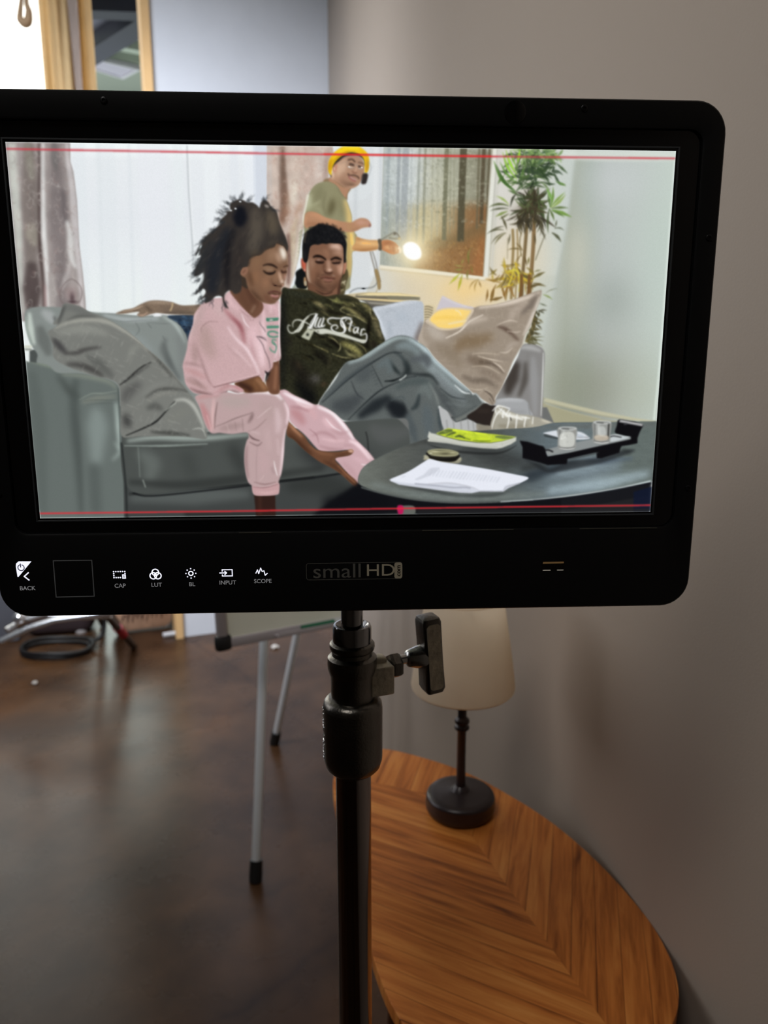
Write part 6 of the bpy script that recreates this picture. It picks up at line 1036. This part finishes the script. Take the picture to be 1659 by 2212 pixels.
Rx = Matrix.Rotation(math.radians(22),4,'Z') @ Matrix.Rotation(math.radians(90),4,'Y')
bm = bmesh.new(); lathe(bm, [(0,.030),(.0095,.030),(.0098,.032),(.0098,.0365),(.0085,.0385),(.005,.039),(0,.039)], n=6, M=Matrix.Translation((0,0,1.2660)) @ Rx); obj('hex_nut', bm, M_cast, bd, smooth=False)
hd = bmesh.new(); lathe(hd, [(0,.036),(.0036,.036),(.0036,.0435),(.0050,.0440),(.0064,.0450),(.0072,.0475),(.0084,.0520),(.0098,.0590),(.0098,.0620),(0,.0620)], n=32, M=Matrix.Translation((0,0,1.2700)) @ Rx); hub = obj('screw_hub', hd, mat('bright_cast_metal', (190,190,188), .22, metal=.95), ST)
# tee handle: tall tapering bar, a little leaning
bm = bmesh.new(); cz = 1.2712; lean = Euler((0, math.radians(-4.5), math.radians(22)))
def ring(z, w, d): return [Vector((x, y, z)) for x, y in rrect(-w, w, -d, d, min(w, d)*.35, 4)]
Mh = Matrix.Translation(along(.0640, cz)) @ lean.to_matrix().to_4x4()
prism(bm, [[Mh @ p for p in ring(z, w, d)] for z, w, d in ((-.0315,.0040,.0050),(-.0305,.0066,.0076),(-.0270,.0082,.0090),(-.012,.0076,.0092),(0,.0074,.0094),(.012,.0076,.0092),(.0275,.0080,.0088),(.0305,.0070,.0078),(.0315,.0045,.0052))]); tee = obj('tee_handle', bm, M_cast, ST)
bm = bmesh.new(); prism(bm, [[Mh @ Vector((x, -.0094+dy, z)) for x, z in rrect(-.0056,.0056,-.0265,.0270,.003,5)] for dy in (.0012, -.0004)]); o = obj('worn_face', bm, M_worn, tee)

# ------------------------------------------------------------------ side table with chevron veneer
TS_ = .6373; TZ = .75/TS_
TB = empty('side_table', (.19*TS_, 1.36*TS_, 0), 0, 'oval wooden side table with a chevron veneered top, standing against the grey wall', 'table')
TB.scale = (TS_,)*3
mt = bpy.data.materials.new('chevron_wood_veneer'); mt.use_nodes = True; nt = mt.node_tree; N = nt.nodes; L = nt.links; b = N['Principled BSDF']
tc = N.new('ShaderNodeTexCoord')
def math_(op, a, c=None, v=None):
    n = N.new('ShaderNodeMath'); n.operation = op; L.new(a, n.inputs[0]) if not isinstance(a, (int,float)) else setattr(n.inputs[0], 'default_value', a)
    if c is not None: L.new(c, n.inputs[1])
    if v is not None: n.inputs[1].default_value = v
    return n.outputs[0]
def rotmap(deg, loc, scale=(1,1,1)):      # world-plane coordinates turned so that x runs along the grain
    m1 = N.new('ShaderNodeMapping'); m1.vector_type = 'POINT'; m1.inputs['Location'].default_value = (-loc[0], -loc[1], 0); L.new(tc.outputs['Object'], m1.inputs['Vector'])
    m2 = N.new('ShaderNodeVectorRotate'); m2.rotation_type = 'Z_AXIS'; m2.inputs['Angle'].default_value = math.radians(-deg); L.new(m1.outputs[0], m2.inputs['Vector']); return m2.outputs[0]
def sep(v): s = N.new('ShaderNodeSeparateXYZ'); L.new(v, s.inputs[0]); return s.outputs
ox, oy = .19, 1.36
s1 = sep(rotmap(-72, (.228-ox, 1.366-oy)))[1]                 # >0 : right of the seam
s2 = sep(rotmap(-22, (-.025-ox, 1.699-oy)))[1]                 # >0 : beyond the far seam
mask = math_('MAXIMUM', math_('GREATER_THAN', s1, v=0.0), math_('GREATER_THAN', s2, v=0.0))
def planks(deg, seed):
    v = rotmap(deg, (seed, seed*.37)); x, y, z = sep(v)
    pw_ = math_('FLOOR', math_('DIVIDE', y, v=.042)); cb = N.new('ShaderNodeCombineXYZ'); L.new(pw_, cb.inputs[0]); wn = N.new('ShaderNodeTexWhiteNoise'); wn.noise_dimensions = '1D'; L.new(pw_, wn.inputs['W'])
    c3 = N.new('ShaderNodeCombineXYZ'); L.new(math_('MULTIPLY', x, v=2.2), c3.inputs[0]); L.new(math_('MULTIPLY', y, v=30.0), c3.inputs[1]); L.new(math_('MULTIPLY', pw_, v=7.3), c3.inputs[2])
    n = N.new('ShaderNodeTexNoise'); n.inputs['Scale'].default_value = 1.6; n.inputs['Detail'].default_value = 7; n.inputs['Roughness'].default_value = .62; n.inputs['Distortion'].default_value = .9; L.new(c3.outputs[0], n.inputs['Vector'])
    c4 = N.new('ShaderNodeCombineXYZ'); L.new(math_('MULTIPLY', x, v=1.1), c4.inputs[0]); L.new(math_('MULTIPLY', y, v=11.0), c4.inputs[1]); L.new(math_('MULTIPLY', pw_, v=3.1), c4.inputs[2])
    n2 = N.new('ShaderNodeTexNoise'); n2.inputs['Scale'].default_value = 2.2; n2.inputs['Detail'].default_value = 3; n2.inputs['Distortion'].default_value = 1.6; L.new(c4.outputs[0], n2.inputs['Vector'])
    f = math_('ADD', math_('MULTIPLY', n.outputs['Fac'], v=.62), math_('MULTIPLY', n2.outputs['Fac'], v=.42)); f = math_('ADD', f, math_('MULTIPLY', math_('SUBTRACT', wn.outputs['Value'], v=.5), v=.12))
    fr = math_('ABSOLUTE', math_('SUBTRACT', math_('FRACT', math_('DIVIDE', y, v=.042)), v=.5)); gap = math_('GREATER_THAN', fr, v=.485)
    return math_('SUBTRACT', f, math_('MULTIPLY', gap, v=.16))
pa, pb = planks(-28, 0), planks(-104, .3)
mixf = N.new('ShaderNodeMix'); mixf.data_type = 'FLOAT'; L.new(mask, mixf.inputs[0]); L.new(pa, mixf.inputs[2]); L.new(pb, mixf.inputs[3])
r = N.new('ShaderNodeValToRGB'); e = r.color_ramp.elements
for _ in range(3): e.new(.5)
for q_, (p, c) in zip(e, ((.28,(88,42,16)),(.40,(168,94,36)),(.50,(204,120,52)),(.62,(222,142,68)),(.76,(234,164,92)))): q_.position = p; q_.color = C255(c)
L.new(mixf.outputs[0], r.inputs['Fac']); L.new(r.outputs[0], b.inputs['Base Color']); b.inputs['Roughness'].default_value = .42; b.inputs['Specular IOR Level'].default_value = .35
edge = spline([(x, y, 0) for x, y in ((.001,1.861),(.084,1.825),(.197,1.750),(.295,1.644),(.378,1.526),(.442,1.388),(.484,1.247),(.493,1.164),(.490,1.113),(.478,1.065),(.453,1.018),(.40,.955),(.31,.905),(.20,.885),(.10,.925),(.029,1.011),(-.02,1.149),(-.072,1.40),(-.112,1.60),(-.124,1.72),(-.105,1.81),(-.055,1.857))], True, 6)
ctr = Vector((.19, 1.36, 0))
def tl(k, z): return [Vector((p.x-ctr.x, p.y-ctr.y, 0))*k+Vector((0,0,z)) for p in edge]
bm = bmesh.new(); prism(bm, [tl(.985,TZ-.03), tl(.998,TZ-.027), tl(1.0,TZ-.004), tl(.9985,TZ-.001), tl(.995,TZ)]); obj('tabletop', bm, mt, TB)
M_leg = mat('dark_walnut_leg', (84,50,30), .45, var=.15, vscale=12)
bm = bmesh.new(); prism(bm, [tl(.72,TZ-.075), tl(.72,TZ-.0301)]); obj('apron', bm, M_leg, TB)
for x, y in ((-.17,.33),(.17,.12),(.0,-.33),(-.1,-.1)):
    bm = bmesh.new(); tube(bm, [(x*1.05,y*1.05,0),(x,y,.2),(x*.92,y*.92,TZ-.05)], [.011,.015,.019], 16); obj('leg', bm, M_leg, TB)

# ------------------------------------------------------------------ table lamp
LM = empty('table_lamp', (.173*TS_, 1.580*TS_, .75), 0, 'unlit table lamp with a cream shade and dark turned stem on the side table', 'lamp')
LM.scale = (TS_,)*3
M_lb = mat('oxblood_black_metal', (44,34,36), .34, metal=.2, spec=.6, var=.1)
bm = bmesh.new(); lathe(bm, [(0,0),(.066,0),(.074,.004),(.078,.012),(.0785,.024),(.0765,.032),(.078,.036),(.0765,.041),(.072,.0455),(.060,.048),(.030,.0495),(.021,.052),(.0175,.058),(.012,.064),(0,.066)], n=56); obj('base', bm, M_lb, LM)
bm = bmesh.new(); lathe(bm, [(0,.05),(.0115,.05),(.0110,.07),(.0100,.12),(.0100,.196),(.0120,.199),(.0165,.203),(.0170,.207),(.0150,.2105),(.0120,.213),(.0125,.2155),(.0165,.218),(.0170,.222),(.0155,.226),(.0115,.229),(.0100,.232),(.0092,.31),(.0092,.43),(0,.43)], n=28); obj('stem', bm, M_lb, LM)
msd = mat('cream_shade_fabric', (250,240,222), .85, bump=.25, bscale=700, var=.04, vscale=20)
nt = msd.node_tree; pb_ = nt.nodes['Principled BSDF']; out_ = nt.nodes['Material Output']; tr = nt.nodes.new('ShaderNodeBsdfTranslucent'); tr.inputs[0].default_value = C255((240,222,196)); mxs = nt.nodes.new('ShaderNodeMixShader'); mxs.inputs[0].default_value = .6
nt.links.new(pb_.outputs[0], mxs.inputs[1]); nt.links.new(tr.outputs[0], mxs.inputs[2]); nt.links.new(mxs.outputs[0], out_.inputs[0])
bm = bmesh.new(); pr = [(.108,.300),(.1125,.303),(.1135,.309),(.107,.36),(.096,.43),(.084,.505),(.083,.507)]; lathe(bm, pr, n=64)
bmesh.ops.delete(bm, geom=[f for f in bm.faces if len(f.verts) > 4], context='FACES_ONLY'); shd = obj('lamp_shade', bm, msd, LM)
bm = bmesh.new()
for k in range(3): a = math.radians(30+120*k); tube(bm, [(0,0,.43),(.083*math.cos(a),.083*math.sin(a),.500)], .0016, 6)
obj('shade_support', bm, M_lb, LM)
for r_, z_ in ((.108,.300),(.083,.507)): bm = bmesh.new(); tube(bm, [(r_*math.cos(2*math.pi*k/48), r_*math.sin(2*math.pi*k/48), z_) for k in range(48)], .0014, 8, closed=True); obj('shade_rim', bm, msd, shd)

# ------------------------------------------------------------------ whiteboard easel
K_ = .9333
def V_(x, y, z): return Vector((x*K_, y*K_, CAMZ+(z-1.5)*K_))
EA = empty('whiteboard_easel', (-.28, 2.05, 0), 0, 'whiteboard on a grey metal tripod easel behind the light stand', 'easel')
B0 = V_(-.438,1.917,.735); B1 = V_(-.082,2.123,.735); bx = (B1-B0); W_ = bx.length; bx.normalize(); up = (Vector((0,0,1))*.985+Vector((-bx.y,bx.x,0))*.10).normalized(); bn = bx.cross(up).normalized()
if bn.y > 0: bn = -bn
E0 = EA.location
MB_ = Matrix(((bx.x,bn.x,up.x,B0.x-E0.x),(bx.y,bn.y,up.y,B0.y-E0.y),(bx.z,bn.z,up.z,B0.z-E0.z),(0,0,0,1)))
HB = .62
def bb(name, boxes, m, par, bev=0):
    bm = bmesh.new()
    for c, s in boxes: box(bm, c, s, bev=bev)
    bmesh.ops.transform(bm, matrix=MB_, verts=bm.verts); return obj(name, bm, m, par)
M_alu = mat('grey_aluminium', (176,168,170), .4, metal=.3); M_wb = mat('whiteboard_enamel', (222,222,206), .25)
bd_ = bb('board', [((W_/2,0,HB/2),(W_-.03,.008,HB-.03))], M_wb, EA)
bb('frame', [((.012,.002,HB/2),(.024,.02,HB-.04)),((W_-.012,.002,HB/2),(.024,.02,HB-.04)),((W_/2,.002,.012),(W_-.04,.02,.024)),((W_/2,.002,HB-.012),(W_-.04,.02,.024))], M_alu, EA, .003)
M_blk = mat('black_plastic', (24,24,25), .5)
for x, z in ((.014,.014),(W_-.014,.014),(.014,HB-.014),(W_-.014,HB-.014)): bb('corner_cap', [((x,.002,z),(.042,.026,.042))], M_blk, EA, .010)
bb('pen_tray', [((W_*.66,.022,.010),(W_*.56,.028,.004)),((W_*.66,.036,.014),(W_*.56,.003,.012))], M_alu, EA, .001)
bm = bmesh.new(); tube(bm, [(W_*.56,.026,.0195),(W_*.80,.026,.0195)], .0075, 12); bmesh.ops.transform(bm, matrix=Matrix.Translation(E0) @ MB_, verts=bm.verts)
mk = empty('marker_pen', B0+bx*W_*.66+Vector((0,0,.02)), 0, 'green marker pen lying in the tray of the whiteboard', 'marker'); bmesh.ops.translate(bm, vec=-mk.location, verts=bm.verts); obj('barrel', bm, mat('green_marker_plastic', (16,92,62), .4), mk)
bm = bmesh.new(); tube(bm, [(W_*.80,.026,.0195),(W_*.86,.026,.0195)], [.0082,.0075], 12); bmesh.ops.transform(bm, matrix=Matrix.Translation(E0) @ MB_, verts=bm.verts); bmesh.ops.translate(bm, vec=-mk.location, verts=bm.verts); obj('cap', bm, mat('white_cap_plastic', (190,192,190), .4), mk)
M_legw = mat('pale_grey_leg_tube', (226,228,230), .35, metal=.3)
def eleg(a, c, r=.0125):
    a, c = V_(*a)-E0, V_(*c)-E0; bm = bmesh.new(); tube(bm, [a+(c-a)*.035, c], r, 18); o = obj('leg', bm, M_legw, EA)
    bm = bmesh.new(); tube(bm, [a+Vector((0,0,.001)), a+(c-a)*.012, a+(c-a)*.045], [r*1.35, r*1.45, r*1.4], 18); obj('rubber_foot', bm, M_blk, o)
eleg((-.372,1.969,0), (-.338,2.34,1.33)); eleg((-.430,2.772,0), (-.125,2.43,1.33)); eleg((-.118,2.47,0), (-.150,2.36,1.33))
bm = bmesh.new(); tube(bm, [V_(-.36,2.34,1.33)-E0, V_(-.10,2.43,1.33)-E0], .016, 12); obj('hinge_bar', bm, M_alu, EA)
bm = bmesh.new(); tube(bm, [V_(-.25,2.385,1.33)-E0, B0+bx*W_/2+up*.60-bn*.012-E0], .008, 10); obj('board_hook', bm, M_alu, EA)

# ------------------------------------------------------------------ clutter along the window wall, low behind the monitor
M_sil = mat('satin_silver_metal', (196,196,198), .25, metal=.8); M_bk = mat('black_rubber', (20,19,20), .5)
cs = empty('grip_stand', on_y(42,1326,3.0)*1, 0, 'silver grip stand with splayed flat legs at the far left behind the monitor', 'stand'); cs.location.z = 0
c0 = cs.location.copy()
def P(u, v, y): return on_y(u, v, y)-c0
bm = bmesh.new(); tube(bm, [P(42,1326,3.0), P(42,1326,3.0)+Vector((0,0,1.2))], .016, 14); obj('column', bm, M_sil, cs)
for a in ([(2,1386,2.9),(60,1358,2.93),(118,1340,2.96),(250,1322,3.0)],[(14,1362,2.94),(50,1342,3.0),(100,1326,3.0)],[(105,1330,3.0),(190,1333,3.02),(240,1329,3.03)]):
    bm = bmesh.new(); tube(bm, [P(*p) for p in a], .013, 10); obj('leg', bm, M_sil, cs)
bm = bmesh.new(); bmesh.ops.create_uvsphere(bm, u_segments=20, v_segments=12, radius=.026); bmesh.ops.translate(bm, vec=P(42,1336,2.95), verts=bm.verts); obj('knob', bm, mat('bright_chrome', (235,235,238), .15, metal=.9), cs)
# black cable coil
bm = bmesh.new(); box(bm, (0,0,.30), (.40,.06,.60), bev=.014); FC = obj('flight_case', bm, mat('slate_grey_case', (104,106,114), .5, var=.08)); FC.location = on_z(-52,1392,0); FC.rotation_euler = (0,0,.35); tag(FC, 'slate grey flat case standing at the left edge beside the silver stand', 'case')
def floor_pt(u, v, z=.0): return on_z(u, v, z)
cc = floor_pt(122,1408); ringp = []
for k in range(64):
    a = 2*math.pi*k/64*1; ringp.append(Vector((.155*math.cos(a), .11*math.sin(a), .012+.004*math.sin(3*a))))
bm = bmesh.new(); tube(bm, ringp, .010, 10, closed=True); tube(bm, [p*1.07+Vector((.006,.006,.016)) for p in ringp], .010, 10, closed=True)
tube(bm, spline([(.14,.05,.03),(.19,.06,.05),(.20,.10,.09),(.19,.13,.15)], False), .010, 10); o = obj('cable_coil', bm, M_bk); o.location = cc; tag(o, 'black cable coiled on the concrete floor at the far left', 'cable')
# dark equipment bag
bg = empty('equipment_bag', floor_pt(96,1396)+Vector((0,.22,0)), .2, 'dark maroon soft equipment bag on the floor behind the cable coil', 'bag')
bm = bmesh.new(); box(bm, (0,0,.085), (.30,.18,.17), bev=.05, seg=5)
for v in bm.verts: v.co.x *= 1+.12*math.sin(v.co.z*14); v.co.z *= 1-.12*abs(math.sin(v.co.x*9))
obj('body', bm, mat('maroon_nylon', (52,38,40), .7, bump=.4, bscale=40, var=.2), bg)
bm = bmesh.new(); tube(bm, spline([(-.08,-.02,.125),(-.05,-.05,.18),(.04,-.05,.18),(.08,-.02,.125)], False), .008, 8); obj('handle', bm, M_bk, bg)
bm = bmesh.new(); lathe(bm, [(0,0),(.03,.002),(.035,.02),(.03,.045),(.012,.052),(0,.052)], n=24); o = obj('white_cup', bm, mat('pale_grey_ceramic', (190,184,182), .35)); o.location = floor_pt(176,1366); tag(o, 'small pale round pot beside the maroon bag on the floor', 'pot')
# case with a tan printed panel
K0 = floor_pt(246,1372); K1 = floor_pt(376,1356); kx = (K1-K0); KW = kx.length; ka = math.atan2(kx.y, kx.x)
cs2 = empty('equipment_case', K0, ka, 'tan case with rounded black edging and dark scribbled print leaning by the doorway', 'case')
bm = bmesh.new(); fr = lambda d, y: [Vector((x, y, z)) for x, z in rrect(0+d, KW-d, .005+d, .30-d, .05-d*.5, 6)]
prism(bm, [fr(.012,.0), fr(0,.01), fr(0,.04), fr(.012,.05)]); obj('shell', bm, mat('tan_printed_board', (176,138,112), .6, var=.2, vscale=20), cs2)
bm = bmesh.new(); tube(bm, [p for p in fr(0,.0)], .010, 8, closed=True); obj('edging', bm, mat('dark_olive_edging', (58,52,44), .5), cs2)
bm = bmesh.new(); rr_ = random.Random(9)
for i in range(9):
    x0 = KW*(.15+.08*i); tube(bm, spline([(x0,-.004,.06+.02*rr_.random()),(x0+.01,-.004,.10),(x0+.03,-.004,.08+.03*rr_.random()),(x0+.03,-.004,.13)], False, 4), .0022, 5)
obj('scribbled_print', bm, mat('dark_brown_ink', (58,34,30), .6), cs2)
# tripod leg with red tape
tl0 = empty('tripod', on_y(225,1300,3.1), 0, 'dark tripod leg wrapped in red tape reaching down to the floor', 'tripod'); tl0.location.z = 0; c1 = tl0.location.copy()
F0 = floor_pt(289,1396, .012); T0 = on_y(205,1300,2.95)
bm = bmesh.new(); tube(bm, [F0-c1, T0-c1, on_y(170,1240,2.88)-c1], .016, 12); lg_ = obj('leg', bm, mat('grey_brown_leg', (84,74,68), .45, metal=.3), tl0)
d_ = (T0-F0); bm = bmesh.new(); tube(bm, [F0+d_*.30-c1, F0+d_*.46-c1], .021, 12); obj('red_tape', bm, mat('red_tape', (176,20,44), .45), lg_)
top = on_y(170,1240,2.88)
for e_ in (floor_pt(222,1352), floor_pt(262,1362)):
    bm = bmesh.new(); tube(bm, [e_-c1+Vector((0,0,.012)), top-c1], .016, 12); obj('leg', bm, bpy.data.materials['grey_brown_leg'], tl0)
# pale plastic foot by the jamb, little floor bits
bm = bmesh.new(); tube(bm, [floor_pt(352,1372,.012), floor_pt(404,1364,.012)], .012, 8); tag(obj('plastic_strip', bm, mat('clear_white_plastic', (206,206,210), .3)), 'short white plastic strip lying at the foot of the pine trim', 'strip')
for i, (u, v, lab) in enumerate(((594,1400,'small crumpled white scrap on the floor below the whiteboard'),(75,1478,'tiny white scrap on the floor near the cable coil'))):
    bm = bmesh.new(); bmesh.ops.create_icosphere(bm, subdivisions=2, radius=.018 if i == 0 else .012)
    for v_ in bm.verts: v_.co *= .6+.6*random.Random(v_.index+i).random(); v_.co.z *= .6
    o = obj('paper_scrap', bm, mat('white_paper_scrap', (214,208,200), .7)); o.location = floor_pt(u, v)+Vector((0,0,.008)); tag(o, lab, 'scrap')
